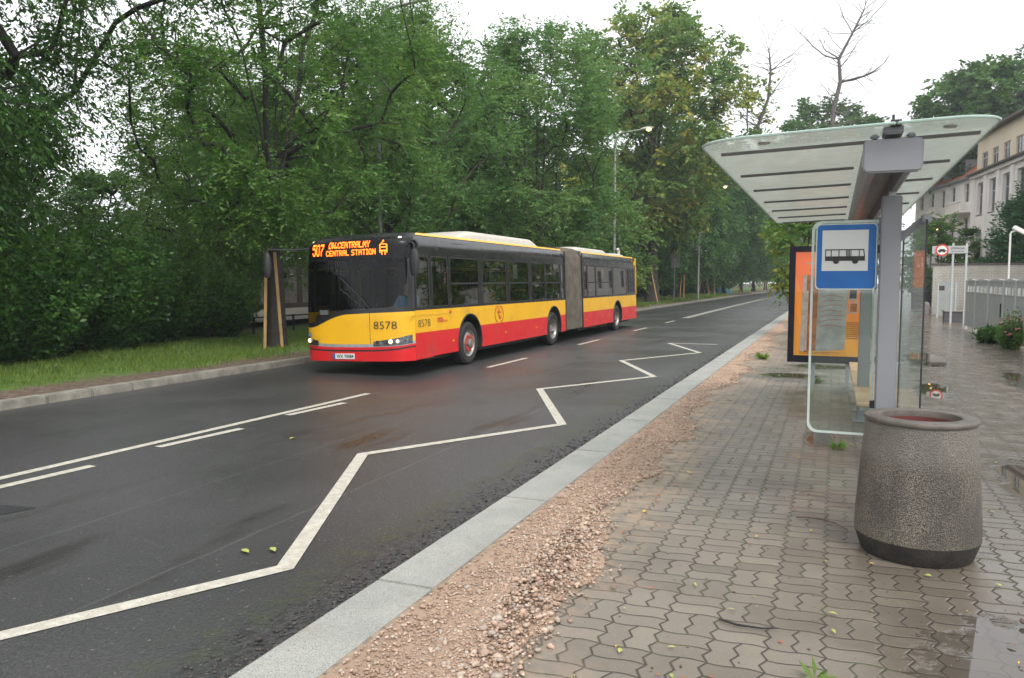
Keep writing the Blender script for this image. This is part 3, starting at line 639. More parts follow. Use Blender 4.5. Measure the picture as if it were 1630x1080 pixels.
# bare dead tree: two leaders
def dead_tree():
    root = thing('dead_tree', 'tall leafless tree with two bare stems rising above the canopy', 'bare tree', (-1.2, 61.5, .08))
    mb = MB(); r_ = random.Random(5)
    def br(p, d, L, rad, depth):
        pts = [p]; q = Vector(p); d = Vector(d).normalized(); n = max(4, int(L / .28)); kids = []
        for i in range(n):
            d = (d + Vector((r_.gauss(0, .16), r_.gauss(0, .12), r_.gauss(.02, .10)))).normalized(); q = q + d * (L / n); pts.append(q.copy())
            if depth < 5 and i >= n * .12: kids.append((q.copy(), d.copy(), (i + 1) / n))
        mb.tube(pts, [rad * (1 - .72 * i / n) for i in range(n + 1)], 5 if depth < 2 else 4, cap=False)
        for (k, dd, f) in kids:
            if r_.random() < (.6, .6, .5, .4, .2)[min(depth, 4)]:
                a = r_.choice((-1, 1)) * r_.uniform(.45, 1.05); ax = Vector((r_.gauss(0, .35), 1, r_.gauss(0, .35))).normalized()
                nd_ = Matrix.Rotation(a, 3, ax) @ dd; nd_.z += .12
                br(k, nd_, max(.35, L * r_.uniform(.28, .52) * (1.15 - .5 * f)), max(.011, rad * (1 - .72 * f) * .55), depth + 1)
    def limb(pts, r0, r1, subs):
        P = [Vector(p) for p in pts]; n = len(P) - 1
        mb.tube(P, [r0 + (r1 - r0) * i / n for i in range(n + 1)], 8)
        for i in range(2, n + 1):
            for k in range(7 if i > 2 else 1):
                q = P[i - 1].lerp(P[i], r_.random()); sgn = r_.choice((-1, 1))
                br(q, (sgn * r_.uniform(.5, 1.2), r_.gauss(0, .3), r_.uniform(.2, 1.1)), r_.uniform(.9, 3.2), .036, 2)
        for (i, d, L) in subs: br(P[i], d, L, (r0 + (r1 - r0) * i / n) * .55, 1)
    limb([(0, 0, -.2), (-.3, 0, 4), (-.2, 0, 7)], .34, .3, [])
    limb([(-.2, 0, 7), (-2.2, .2, 9), (-4.1, .3, 11.2), (-4.4, .2, 13.3), (-3.7, .1, 15.2), (-3.55, 0, 17.2), (-3.7, 0, 18.6)], .21, .05,
         [(3, (-1.0, 0, .6), 1.8), (4, (.8, 0, 1.1), 2.4), (5, (1.6, .2, .9), 4.2), (5, (-1.2, .1, .6), 2.6), (6, (.5, 0, 1.8), 3.2), (6, (.1, 0, 1), 3.2), (6, (-.5, 0, .9), 2.2), (5, (.9, .3, .2), 2.4)])
    limb([(-.2, 0, 7), (.3, 0, 9.5), (.75, 0, 12), (.8, .1, 14), (1.2, .1, 16), (1.05, .1, 17.6), (1.9, .1, 19.3), (2.6, .1, 20.8)], .25, .05,
         [(3, (1.6, 0, -.7), 1.4), (4, (1.6, 0, .2), 3.6), (5, (-1.6, 0, .35), 4.4), (5, (-.9, 0, .9), 2.6), (6, (-.9, .1, 1.4), 3.0), (6, (1.5, 0, .8), 4.2), (7, (1, 0, .9), 3.0), (7, (-.1, 0, 1), 2.8), (4, (1.3, .2, -.2), 3.0), (7, (.6, 0, 1.6), 3.0)])
    mb.build('trunk', M['bark_grey'], root)
dead_tree()

# shrubs along the left: upright leafy shoots
def shrub(name, label, loc, h, r, ns, seed, lm, group=None, leaf=.085, spread=.3, cat='shrub'):
    global rng
    rg = np.random.default_rng(seed); root = thing(name, label, cat, loc, group=group)
    a = rg.uniform(0, 2 * PI, ns); rr = np.sqrt(rg.random(ns)) * r; hh = h * rg.uniform(.55, 1.08, ns) * (1 - .35 * (rr / r) ** 2)
    B = np.stack([np.cos(a) * rr * .45, np.sin(a) * rr * .45, 0 * a], -1); T = np.stack([np.cos(a) * rr * (1 + spread * .3), np.sin(a) * rr, hh], -1)
    T[:, :2] += rg.normal(0, .12, (ns, 2)); k = 34
    s = np.linspace(.03, 1, k)[None] + rg.normal(0, .01, (ns, k)); 
    P = B[:, None] * (1 - s[..., None]) + T[:, None] * s[..., None]; P[..., :2] += (np.sin(s * PI) * .16)[..., None] * (np.stack([np.cos(a), np.sin(a)], -1))[:, None]
    P += rg.normal(0, .035, P.shape); sub = 3
    P = np.repeat(P.reshape(-1, 3), sub, 0); n = len(P)
    D = rg.normal(0, 1, (n, 3)) * [1, 1, .5]; D[:, 2] += .45; D /= np.linalg.norm(D, axis=1, keepdims=True)
    L = leaf * rg.uniform(.7, 1.5, n); P = P + D * rg.uniform(0, .10, n)[:, None]
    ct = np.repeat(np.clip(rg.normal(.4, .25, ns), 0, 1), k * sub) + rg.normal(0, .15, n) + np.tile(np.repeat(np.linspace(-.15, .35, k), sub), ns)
    rng = rg
    V, Tn = leaves(P, D, L, L * .5, np.stack([np.clip(ct, 0, 1), np.zeros(n)], -1))
    fast_mesh('foliage', V, np.arange(len(V)).reshape(-1, 4), lm, root, tone=Tn)
    mb = MB()
    for i in range(0, ns, max(1, ns // 50)): mb.tube([B[i] - [0, 0, .1], (B[i] * .5 + T[i] * .5), T[i]], [.02, .012, .004], 4, cap=False)
    mb.build('stem', M['bark_dark'], root)
    return root
HG = 'shrubs of the overgrown hedge on the left verge'
for i, (x, y, h, r, lab) in enumerate([(-16.2, 5.2, 3.0, 1.7, 'leafy shrub of the hedge, cut by the left edge of the photo'), (-16.0, 8.3, 3.2, 1.8, 'dark shrub of the hedge, second from the left edge'),
        (-16.3, 11.3, 3.3, 1.8, 'tall dark shrub in the middle of the hedge'), (-16.8, 13.9, 3.35, 1.7, 'tall shrub with bright upright shoots right of the hedge middle'),
        (-17.6, 16.1, 3.0, 1.5, 'loose shrub near the right end of the hedge'), (-18.0, 18.8, 2.4, 1.5, 'low rounded shrub ending the hedge beside the path')]):
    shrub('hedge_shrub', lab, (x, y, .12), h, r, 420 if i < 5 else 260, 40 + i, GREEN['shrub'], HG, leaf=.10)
for i, (x, y, h, r) in enumerate([(-18.5, 3.5, 3.3, 2), (-19.2, 8, 3.6, 2.1), (-19.4, 12.2, 3.6, 2.1), (-20.2, 15.6, 3.0, 1.7)]):
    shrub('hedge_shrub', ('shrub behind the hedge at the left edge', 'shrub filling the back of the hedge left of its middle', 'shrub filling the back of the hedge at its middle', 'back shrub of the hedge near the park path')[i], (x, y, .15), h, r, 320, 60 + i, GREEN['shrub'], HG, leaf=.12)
# undergrowth far left row (stuff: bushes behind the trees)
for i, (x, y, h, r, lab) in enumerate([(-17.5, 46, 2.6, 2.4, 'low park bush behind the rear of the bus'), (-18, 58, 2.2, 2.6, 'low bright bush behind the yellow flecked tree'), (-18, 70, 2.0, 2.6, 'low bush left of the second lamp post'),
        (-18, 82, 2.0, 2.8, 'low bush behind the second lamp post'), (-18, 96, 2.0, 3, 'low bush behind the second linden'), (-18, 112, 2, 3.2, 'low bush behind the turquoise cover'), (-18, 130, 2, 3.4, 'low bush at the far end of the verge')]):
    shrub('park_bush', lab, (x, y, .2), h, r, 220, 70 + i, GREEN['far'], 'low bushes behind the far verge', leaf=.2)
shrub('grass_clump', 'spiky green clump at the foot of the grey fence', (4.36, 26.6, .08), .42, .18, 50, 90, GREEN['shrub'], leaf=.1, cat='plant')
fl = shrub('rose_bush', 'pink flowering bush against the right end of the grey fence', (4.42, 24.35, .08), 1.0, .14, 26, 91, GREEN['yel'], leaf=.07, cat='flowering bush')
mb = MB(); r_ = random.Random(3)
for i in range(26):
    a = r_.uniform(0, 6.28); q = (math.cos(a) * .24, math.sin(a) * .24, r_.uniform(.3, .85)); s = r_.uniform(.03, .055)
    mb.lathe([(.005, -s * .4), (s, 0), (s * .6, s * .35), (.004, s * .5)], 7, q)
mb.build('blossom', mat('pink_petals', (.62, .22, .22), .6), fl)

# ================================================================== BUS
M['yellow'] = mat('yellow_bus_paint', (.82, .44, .008), .35, var=.04, vs=1.5, coat=.2, dirt=(.50, .28, .03), dirt_s=1.2)
M['red'] = mat('red_bus_paint', (.64, .012, .016), .35, var=.05, vs=1.5, coat=.15, dirt=(.35, .05, .04), dirt_s=1.5)
M['black'] = mat('black_gloss_panel', (.016, .016, .018), .22, var=.1, vs=2, coat=.15, spec=.4)
M['dispblack'] = mat('display_glass', (.006, .006, .007), .3, var=.1, spec=.25)
M['blackm'] = mat('black_matt_plastic', (.02, .02, .021), .55, var=.2)
M['tyre'] = mat('tyre_rubber', (.022, .021, .021), .75, var=.25, vs=12, bump=.004)
M['steelrim'] = mat('grey_steel_rim', (.33, .31, .29), .4, .5, var=.2, dirt=(.08, .06, .05), dirt_s=9)
M['redhub'] = mat('red_hub_paint', (.45, .07, .05), .5, var=.25, vs=14)
M['pod'] = mat('off_white_roof_unit', (.52, .49, .43), .5, var=.06, dirt=(.4, .37, .32), dirt_s=4)
M['silver'] = mat('silver_trim', (.42, .43, .44), .35, .5)
M['winbus'] = m_glass('tinted_bus_window', (.46, .49, .48), 2.4, .015)
M['winfront'] = m_glass('bus_windscreen', (.50, .53, .52), .6, .01)
M['lens'] = m_glass('headlight_lens', (.9, .92, .92), 1.3, .02)
M['led'] = mat('orange_led_dots', (.8, .2, .02), .5, em=(1, .13, .008), ems=2.6)
M['lamp'] = mat('lit_headlight_bulb', (.9, .8, .6), .3, em=(1, .70, .38), ems=2.6)
M['amber'] = mat('amber_marker', (.8, .3, .02), .3, coat=.5)
M['white'] = mat('white_plate', (.75, .75, .72), .4, var=.03)
M['blue'] = mat('blue_enamel', (.0, .115, .40), .45, var=.06, coat=.05)
M['ink'] = mat('black_print', (.02, .02, .02), .5)
M['inkred'] = mat('red_print', (.62, .06, .03), .5)
M['bellow'] = mat('grey_brown_bellows_fabric', (.105, .09, .068), .75, var=.25, vs=3, bump=.004, bs=30)
M['inside'] = mat('dark_bus_interior', (.05, .05, .055), .7)
M['ceil'] = mat('pale_bus_ceiling', (.22, .22, .21), .7)
M['seat'] = mat('bus_seat_fabric', (.03, .05, .11), .8, var=.3, vs=30)
M['pole'] = mat('yellow_grab_pole', (.75, .45, .03), .35)
M['lampglass'] = mat('lit_lamp_lens', (.9, .6, .2), .4, em=(1, .55, .15), ems=6)

BW, BL = 2.55, 19.0; TH = R(1.7)
def tilt(v):
    x, z = v[0] + 1.275, v[2] - .35
    return Vector((x * math.cos(TH) - z * -math.sin(-TH) * 1.0 - 1.275, v[1], x * math.sin(TH) + z * math.cos(TH) + .35))
def tilt(v):                                     # body leans toward its far (negative x) side
    x, z = v[0] + 1.275, v[2] - .35
    c, s = math.cos(TH), math.sin(TH)
    return Vector((x * c - z * s - 1.275, v[1], x * s + z * c + .35))
def inset(z): return .015 * max(0, z - 1.3) + (.13 * ((z - 2.52) / .32) ** 2 if z > 2.52 else 0)
def yF(s, z):
    c = abs(2 * s - 1); return .06 * c ** 2 + .24 * c ** 9 + .06 * max(0, z - 1.2) + (.30 * ((z - 2.62) / .22) ** 2 if z > 2.62 else 0) + (.05 * (.55 - z) if z < .55 else 0) * 1
def FP(s, z, off=0): return Vector((-1.275 - (2 * s - 1) * (1.275 - inset(z)), yF(s, z) - off, z))
bus = thing('articulated_bus', 'red and yellow articulated city bus with black window band on route 507', 'bus', (-7.63, 13.25, 0))
def bpart(mb, name, m, parent=None, smooth=True, bevel=0, t=True):
    if t: mb.map(tilt)
    return mb.build(name, m, parent or bus, bevel=bevel, smooth=smooth)
def frange(a, b, st): n = max(1, int(round((b - a) / st))); return [a + (b - a) * i / n for i in range(n + 1)]
def front(name, m, s0, s1, zlo, zhi, off=.004, ns=40, nz=8, parent=None):
    f0 = zlo if callable(zlo) else (lambda s: zlo); f1 = zhi if callable(zhi) else (lambda s: zhi)
    return bpart(MB().grid(lambda s, q: FP(s, f0(s) + (f1(s) - f0(s)) * q, off), frange(s0, s1, (s1 - s0) / ns), frange(0, 1, 1 / nz)), name, m, parent)
def lerp_curve(pts):
    xs, ys = zip(*pts); return lambda s: float(np.interp(s, xs, ys))
def smooth_curve(pts):
    xs, ys = zip(*pts); g_ = np.linspace(0, 1, 101); y = np.interp(g_, xs, ys); k = np.ones(9) / 9
    y = np.convolve(np.pad(y, 4, mode='edge'), k, 'valid'); return lambda s: float(np.interp(s, g_, y))
zY = smooth_curve([(0, 1.27), (.35, 1.25), (.58, 1.23), (.70, 1.15), (.80, 1.04), (.88, .97), (1, .97)])      # top of the yellow front
zG = smooth_curve([(0, .70), (.08, .655), (.3, .635), (.5, .63), (.7, .635), (.9, .66), (1, .69)])              # grey trim top
zB = smooth_curve([(0, .60), (.1, .55), (.3, .52), (.7, .52), (.9, .54), (1, .58)])
front('bumper', M['red'], 0, 1, .29, lambda s: zB(s) - .035)
front('bumper_line', M['blackm'], 0, 1, lambda s: zB(s) - .035, zB)
front('bumper_top', M['red'], 0, 1, zB, lambda s: zG(s) - .06)
front('grille_trim', M['silver'], 0, 1, lambda s: zG(s) - .06, zG)
front('front_panel', M['yellow'], 0, 1, zG, zY)
bpart(MB().grid(lambda s, q: FP(.335 + .004 * s, zG(.335) + (zY(.335) - zG(.335)) * q, .006), [0, 1], frange(0, 1, .1)), 'panel_gap', M['blackm'])
front('windscreen_surround', M['black'], 0, 1, zY, lambda s: zY(s) + .10)
front('windscreen', M['winfront'], .035, .97, lambda s: zY(s) + .10, 2.32)
front('front_pillar', M['black'], 0, .035, lambda s: zY(s) + .10, 2.32, ns=4)
front('front_pillar', M['black'], .97, 1, lambda s: zY(s) + .10, 2.32, ns=4)
disp = front('destination_display', M['dispblack'], 0, 1, 2.32, 2.84, nz=12)
bpart(MB().grid(lambda s, q: Vector((-1.275 - (2 * s - 1) * (1.275 - inset(2.84) - .02 * q), yF(s, 2.84) * (1 - q) + .95 * q, 2.84 + .03 * math.sin(q * PI / 2) + .02 * q * (1 - abs(2 * s - 1) ** 4))), frange(0, 1, .05), frange(0, 1, .1)), 'front_cap', M['black'])
# LED dot lettering 5x7
F57 = {'5': '11111 10000 11110 00001 00001 10001 01110', '0': '01110 10001 10001 10001 10001 10001 01110', '7': '11111 00001 00010 00100 01000 01000 01000',
 'D': '11110 10001 10001 10001 10001 10001 11110', 'W': '10001 10001 10001 10101 10101 11011 10001', '.': '00 00 00 00 00 11 11', 'C': '01110 10001 10000 10000 10000 10001 01110',
 'E': '11111 10000 10000 11110 10000 10000 11111', 'N': '10001 11001 10101 10101 10011 10001 10001', 'T': '11111 00100 00100 00100 00100 00100 00100', 'R': '11110 10001 10001 11110 10100 10010 10001',
 'A': '01110 10001 10001 11111 10001 10001 10001', 'L': '10000 10000 10000 10000 10000 10000 11111', 'Y': '10001 10001 01010 00100 00100 00100 00100', 'S': '01111 10000 10000 01110 00001 00001 11110',
 'I': '111 010 010 010 010 010 111', 'O': '01110 10001 10001 10001 10001 10001 01110', ' ': '000 000 000 000 000 000 000'}
def led(txt, s0, s1, z0, z1, fat=1.18):
    cols = []; 
    for ch in txt:
        rows = F57[ch].split(); cols += [[r[i] == '1' for r in rows] for i in range(len(rows[0]))] + [[False] * 7]
    cols = cols[:-1]; n = len(cols); mb = MB(); ds = (s1 - s0) / n; dz = (z1 - z0) / 7
    for i, c in enumerate(cols):
        for j, on in enumerate(c):
            if on:
                cs, cz = s0 + ds * (i + .5), z1 - dz * (j + .5); a, b = ds * fat / 2, dz * fat / 2
                mb.add([FP(cs - a, cz - b, .014), FP(cs + a, cz - b, .014), FP(cs + a, cz + b, .014), FP(cs - a, cz + b, .014)], [(0, 1, 2, 3)])
    return mb
bpart(led('507', .885, .765, 2.43, 2.66, 1.15), 'route_number', M['led'], disp, False)
bpart(led('DW.CENTRALNY', .715, .325, 2.565, 2.69), 'destination_text', M['led'], disp, False)
bpart(led('CENTRAL', .74, .52, 2.415, 2.525), 'destination_text', M['led'], disp, False)
bpart(led('STATION', .495, .275, 2.415, 2.525), 'destination_text', M['led'], disp, False)
mb = MB()
def seg(mb, pts, w, f):
    for (a, b) in zip(pts[:-1], pts[1:]):
        a = Vector(a); b = Vector(b); d = (b - a).normalized(); n = Vector((-d.y, d.x)) * w / 2; a = a - d * w / 2; b = b + d * w / 2
        mb.add([f(a + n), f(a - n), f(b - n), f(b + n)], [(0, 1, 2, 3)])
fi_ = lambda p: FP(.205 - p[0] / 2.55, 2.42 + p[1], .014)
seg(mb, [(-.075, .03), (-.075, .17), (0, .26), (.075, .17), (.075, .03)], .022, fi_); seg(mb, [(-.06, .06), (.06, .06)], .022, fi_); seg(mb, [(-.045, .13), (.045, .13)], .022, fi_)
seg(mb, [(-.035, -.01), (-.035, .05)], .022, fi_); seg(mb, [(.035, -.01), (.035, .05)], .022, fi_); seg(mb, [(-.04, .19), (.04, .19)], .018, fi_)
bpart(mb, 'tram_symbol', M['led'], disp, False)
for s in (.075, .955): bpart(MB().grid(lambda a, b: FP(s + a, 2.74 + b, .012), [-.011, .011], [-.012, .012]), 'marker_lamp', M['lamp'], disp)
# wipers
for pts in ([(.33, 1.36), (.43, 1.62), (.60, 1.98)], [(.36, 1.32), (.46, 1.50), (.60, 1.75)]):
    bpart(MB().tube([FP(a, b, .03) for a, b in pts], .011, 5), 'wiper', M['blackm'])
# headlights
M['lampbowl'] = mat('headlight_bowl', (.22, .22, .23), .25, .8, var=.5, vs=14)
def headlight(s0, s1, bulbs):
    up = 1 if s0 < .5 else -1
    def zlo(s): return zG(s) - .045
    def zhi(s):
        q = (s - s0) / (s1 - s0); q = q if s0 < .5 else 1 - q
        return zG(s) + .125 - .075 * q
    h = front('headlight', M['lampbowl'], s0, s1, zlo, zhi, .010, 14, 3)
    front('lens', M['lens'], s0, s1, lambda s: zlo(s) + .004, lambda s: zhi(s) - .004, .03, 14, 3, h)
    for b, r, lit in bulbs:
        c = FP(b, zG(b) + .035, .016)
        bpart(MB().lathe([(.001, -.006), (r, -.004), (r, 0)], 14, c, 'y'), 'bulb' if lit else 'reflector', M['lamp'] if lit else M['blackm'], h)
headlight(.012, .31, [(.16, .042, 1), (.105, .032, 1), (.275, .035, 0)])
headlight(.83, .985, [(.935, .042, 1), (.87, .03, 0)])
# licence plate, blue badge, fleet numbers
pl = front('licence_plate', M['white'], .485, .69, .335, .445, .018, 6, 1)
def ftxt(txt, s0, s1, z0, z1, m, name, off=.02, parent=None, bold=0):
    mb = fit(text_mb(txt, 1, bold=bold), 0, 1, 0, 1)
    mb.map(lambda v: FP(s0 + (s1 - s0) * v.x, z0 + (z1 - z0) * v.y, off)); return bpart(mb, name, m, parent, False)
ftxt('WX 70084', .655, .495, .355, .425, M['ink'], 'plate_text', .022, pl, .02)
front('plate_band', M['blue'], .668, .69, .335, .445, .021, 2, 1, pl)
ftxt('8578', .30, .105, .935, 1.085, M['ink'], 'fleet_number', bold=-.01)
bd = front('badge', M['blue'], .915, .975, .785, .855, .012, 3, 1); ftxt('ztm', .968, .922, .80, .84, M['white'], 'badge_text', .016, bd, .02)

# side walls
AX = [2.82, 8.6, 15.95]; AR = .60
def zlow(y, base=.30):
    z = base + (.02 if y > 1 else 0)
    for a in AX:
        d = abs(y - a)
        if d < AR: z = max(z, .5 + math.sqrt(AR * AR - d * d) * 1.0)
        elif d < AR + .0001: z = max(z, .5)
    return z
def side(name, m, y0, y1, zl, zh, sd=1, off=.0, st=.05, nz=3, parent=None):
    f0 = zl if callable(zl) else (lambda y: zl); f1 = zh if callable(zh) else (lambda y: zh)
    ys = sorted(set([round(v, 4) for v in frange(y0, y1, st)] + [round(a + q * AR, 4) for a in AX for q in (-1, 1, -.98, .98) if y0 < a + q * AR < y1])) if st < .2 else frange(y0, y1, st)
    def P(y, q):
        z = f0(y) + (max(f0(y), f1(y)) - f0(y)) * q; yy = max(y, yF(0, z)) if y < .6 else y; x = -inset(z) + off
        return Vector((x if sd > 0 else -2.55 - x, yy, z))
    mb = MB().grid(P, ys, frange(0, 1, 1 / nz))
    return bpart(mb, name, m, parent)
RB = .83
B0, B1 = 9.68, 11.52
for sd in (1, -1):
    for (a, b) in ((0, B0), (B1, BL)):
        side('lower_panel', M['red'], a, b, zlow, lambda y: max(zlow(y), RB), sd)
        side('side_panel', M['yellow'], a, b, lambda y: max(zlow(y), RB), 1.28, sd)
    wins = [(.38, .95), (1.05, 1.78), (1.9, 3.38), (3.57, 5.03), (5.22, 6.60), (6.82, 7.88), (7.96, 9.22), (9.33, 9.6)]
    winr = [(11.72, 12.05), (12.15, 13.05), (13.12, 15.3), (15.5, 17.45)]
    for (a, b, ws) in ((0, B0, wins), (B1, BL, winr)):
        side('window_band', M['black'], a, b, 1.28, 1.325, sd, st=1)
        side('cornice_panel', M['black'], a, b, 2.38, 2.80, sd, st=.5, nz=8)
        side('roof_edge', M['yellow'], a + .25, b, 2.795, 2.845, sd, off=.012, st=1)
        e = a
        for (p, q) in ws + [(b, b)]:
            if p > e: side('window_pillar', M['black'], e, p, 1.325, 2.38, sd, st=max(.2, (p - e)) if e > .1 else .2, nz=8)
            e = q
        for (p, q) in ws:
            w = side('window', M['winbus'], p, q, 1.325, 2.38, sd, off=-.008, st=1)
            fr = MB()
            for (y0, y1, z0, z1) in ((p, q, 1.325, 1.35), (p, q, 2.355, 2.38), (p, p + .03, 1.35, 2.355), (q - .03, q, 1.35, 2.355)) + (((p, q, 1.795, 1.83),) if q - p > .8 and q < 15.4 and p > 1.8 else ()):
                for off in (0,):
                    yy0 = max(y0, yF(0, z0) + .01)
                    A = [Vector((-inset(z) + .004 if sd > 0 else -2.55 + inset(z) - .004, y, z)) for y, z in ((yy0, z0), (y1, z0), (y1, z1), (yy0, z1))]
                    fr.add(A, [(0, 1, 2, 3)])
            bpart(fr, 'window_frame', M['blackm'], w, False)
    # amber side markers
    for y in (1.95, 4.9, 7.1, 9.45, 11.8, 14.8, 17.0):
        bpart(MB().box(0 if sd > 0 else -2.565, .015 if sd > 0 else -2.55, y - .05, y + .05, .55, .59), 'side_marker', M['amber'], bevel=.004)
# wheel arch lips
for a in AX:
    bpart(MB().tube([(.006, a + (AR + .015) * math.cos(t), .5 + (AR + .015) * math.sin(t)) for t in frange(-.2, PI + .2, .15)], .018, 5), 'wheel_arch', M['blackm'])
    bpart(MB().grid(lambda t, x: Vector((x, a + (AR + .01) * math.cos(t), .5 + (AR + .01) * math.sin(t))), frange(-.3, PI + .3, .2), [0, -.45]), 'wheel_arch', M['blackm'])
# near-side lettering and details
def SP(y, z, off=.006): return Vector((-inset(z) + off, y, z))
def stxt(txt, y0, y1, z0, z1, m, name, bold=0):
    mb = fit(text_mb(txt, 1, bold=bold), 0, 1, 0, 1); mb.map(lambda v: SP(y0 + (y1 - y0) * v.x, z0 + (z1 - z0) * v.y)); return bpart(mb, name, m, None, False)
stxt('8578', .42, .92, .94, 1.09, M['ink'], 'fleet_number', -.012)
stxt('mza', 1.25, 1.5, 1.0, 1.10, M['inkred'], 'operator_mark', .03); stxt('bus', 1.52, 1.72, 1.0, 1.06, M['inkred'], 'operator_mark')
mb = MB(); cy, cz = 4.50, 1.04
for a0, a1 in ((R(100), R(245)), (R(-70), R(80))):
    aa = frange(a0, a1, .1)
    seg(mb, [(cy + .265 * math.cos(t), cz + .205 * math.sin(t)) for t in aa], .028, lambda p: SP(p[0], p[1]))
seg(mb, [(cy - .01, cz + .14), (cy - .02, cz - .03), (cy + .0, cz - .085), (cy + .06, cz - .095), (cy + .1, cz - .06)], .05, lambda p: SP(p[0], p[1], .007))
seg(mb, [(cy - .10, cz + .055), (cy + .10, cz + .055)], .045, lambda p: SP(p[0], p[1], .0075))
bpart(mb, 'transport_emblem', M['inkred'], None, False)
bpart(MB().box(-.01, .008, .12, 1.72, 1.175, 1.19), 'driver_flap_rail', M['pole'])
bpart(MB().lathe([(.001, .0), (.035, .002), (.035, .012), (.001, .014)], 10, (.01, 1.83, 1.2), 'x'), 'side_lamp', M['redhub'])
mb = MB()
for y0, y1, z0, z1 in ((2.1, 2.75, 2.42, 2.68),): seg(mb, [(y0, z0), (y1, z0), (y1, z1), (y0, z1), (y0, z0)], .012, lambda p: SP(p[0], p[1], .003))
bpart(mb, 'vent_flap', M['blackm'], None, False)
mb = MB()
for i in range(12): mb.box(-inset(2) - .004, .012, 17.75, 18.6, 1.42 + i * .078, 1.455 + i * .078)
for y in (17.75, 18.15, 18.6): mb.box(0, .016, y - .015, y + .015, 1.38, 2.36)
bpart(mb, 'engine_louvre', M['blackm'])
mb = MB()
for y in (.9, 5.9, 11.9, 13.6, 17.2, 18.0): seg(mb, [(y, .34), (y, RB)], .008, lambda p: SP(p[0], p[1], .003))
for y in (12.1, 12.9, 17.6): seg(mb, [(y, .9), (y, 1.22)], .008, lambda p: SP(p[0], p[1], .003))
bpart(mb, 'panel_seam', M['redhub'], None, False)
# rear wall, corner, roof, floor
bpart(MB().grid(lambda z, x: Vector((-1.275 + x * (1.275 - inset(z)), BL + .12 * (1 - x ** 4), z)), frange(.32, 1.28, .2), frange(-1, 1, .1)), 'rear_wall', M['red'])
bpart(MB().grid(lambda z, x: Vector((-1.275 + x * (1.275 - inset(z)), BL + .12 * (1 - x ** 4), z)), frange(1.28, 2.84, .12), frange(-1, 1, .1)), 'rear_wall', M['yellow'])
bpart(MB().box(-.04, .012, BL - .05, BL + .02, 1.3, 2.8), 'corner_post', M['yellow'], bevel=.01)
stp = MB().box(-.02, .02, 18.68, 18.9, 2.5, 2.66); bpart(stp, 'rear_lamp', M['pole'], bevel=.01)
for a, b in ((.9, B0), (B1, BL)):
    bpart(MB().grid(lambda y, x: Vector((-1.275 + x * 1.13, y, 2.845 + .05 * (1 - x ** 4))), frange(a, b, .5), frange(-1, 1, .1)), 'roof', M['pod'])
    bpart(MB().box(-2.45, -.1, a + .1, b, .33, .37), 'floor', M['inside']); bpart(MB().box(-2.4, -.15, a + .1, b, 2.55, 2.58), 'ceiling', M['ceil'])
    bpart(MB().box(-2.3, -.3, a + .3, b, .2, .32), 'underbody', M['blackm'])
def pod(y0, y1, h, x0=-2.1, x1=-.42, n=6, sl=.9):
    mb = MB(); 
    def f(y, a):
        q = min(1, (y - y0) / sl, (y1 - y) / (sl * .55)); hh = 2.86 + h * max(0, q) ** .6
        c = math.cos(a); s = math.sin(a); return Vector(((x0 + x1) / 2 + (x1 - x0) / 2 * (abs(c) ** .35) * (1 if c > 0 else -1), y, 2.83 + (hh - 2.83) * abs(s) ** .35))
    mb.grid(f, frange(y0, y1, .12), frange(0.001, PI - .001, PI / 16)); bpart(mb, 'roof_unit', M['pod'])
pod(3.1, 8.5, .24); pod(10.9 + .7, 16.2, .2); pod(16.4, 18.9, .13)
bpart(MB().tube([(-.6, 18.55, 2.85), (-.6, 18.55, 3.12), (-.6, 18.45, 3.2)], .06, 8), 'exhaust_stack', M['pod'])
# bellows
def bel(y, a):
    k = (y - B0) / (B1 - B0) * 15; w = -.05 if int(round(k * 2)) % 2 else .035
    pr = [(0, .34), (0, 1.3), (-.02, 2.4), (-.05, 2.62), (-.16, 2.82), (-.35, 2.90), (-2.2, 2.90), (-2.39, 2.82), (-2.5, 2.62), (-2.53, 2.4), (-2.55, 1.3), (-2.55, .34)]
    x, z = pr[a]; nx = 1 if a < 4 else (-1 if a > 7 else 0); nz = 1 if 3 < a < 8 else 0
    return Vector((x + nx * w - nx * .04, y, z + nz * w))
bpart(MB().grid(bel, frange(B0, B1, (B1 - B0) / 30), list(range(12))), 'bellows', M['bellow'], smooth=False)
for y in (B0, B1 - .05): bpart(MB().box(-2.56, .01, y, y + .05, .33, 2.84) if False else MB().box(-.03, .008, y, y + .06, .33, 2.76), 'bellows_frame', M['blackm'])
# wheels
def wheel(y, xo, sgn, kind):
    w = MB().lathe([(.29, -.02), (.33, 0), (.44, -.005), (.485, -.05), (.49, -.15), (.485, -.26), (.43, -.31), (.28, -.31)], 36, (0, 0, 0), 'x')
    for v in range(0): pass
    f = lambda v: Vector((xo + v.x * sgn, y + v.y, .49 + v.z))
    wr = w.map(f).build('wheel', M['tyre'], bus, smooth=True)
    if kind == 'front':
        MB().lathe([(.30, -.01), (.275, -.03), (.265, -.06), (.20, -.035), (.19, -.03), (.10, -.03), (.095, .03), (.05, .045), (.001, .045)], 32, axis='x').map(f).build('rim', M['steelrim'], wr, smooth=True)
        mb = MB().lathe([(.195, -.03), (.195, -.012), (.125, -.012), (.125, -.03)], 24, axis='x')
        for k in range(10): a = 2 * PI * k / 10; mb.lathe([(.022, -.015), (.022, .02), (.001, .022)], 6, (0, .16 * math.cos(a), .16 * math.sin(a)), 'x')
        mb.map(f).build('hub_ring', M['redhub'], wr)
    else:
        MB().lathe([(.30, -.01), (.285, -.03), (.27, -.12), (.22, -.16), (.12, -.165), (.11, -.08), (.001, -.07)], 32, axis='x').map(f).build('rim', M['steelrim'], wr, smooth=True)
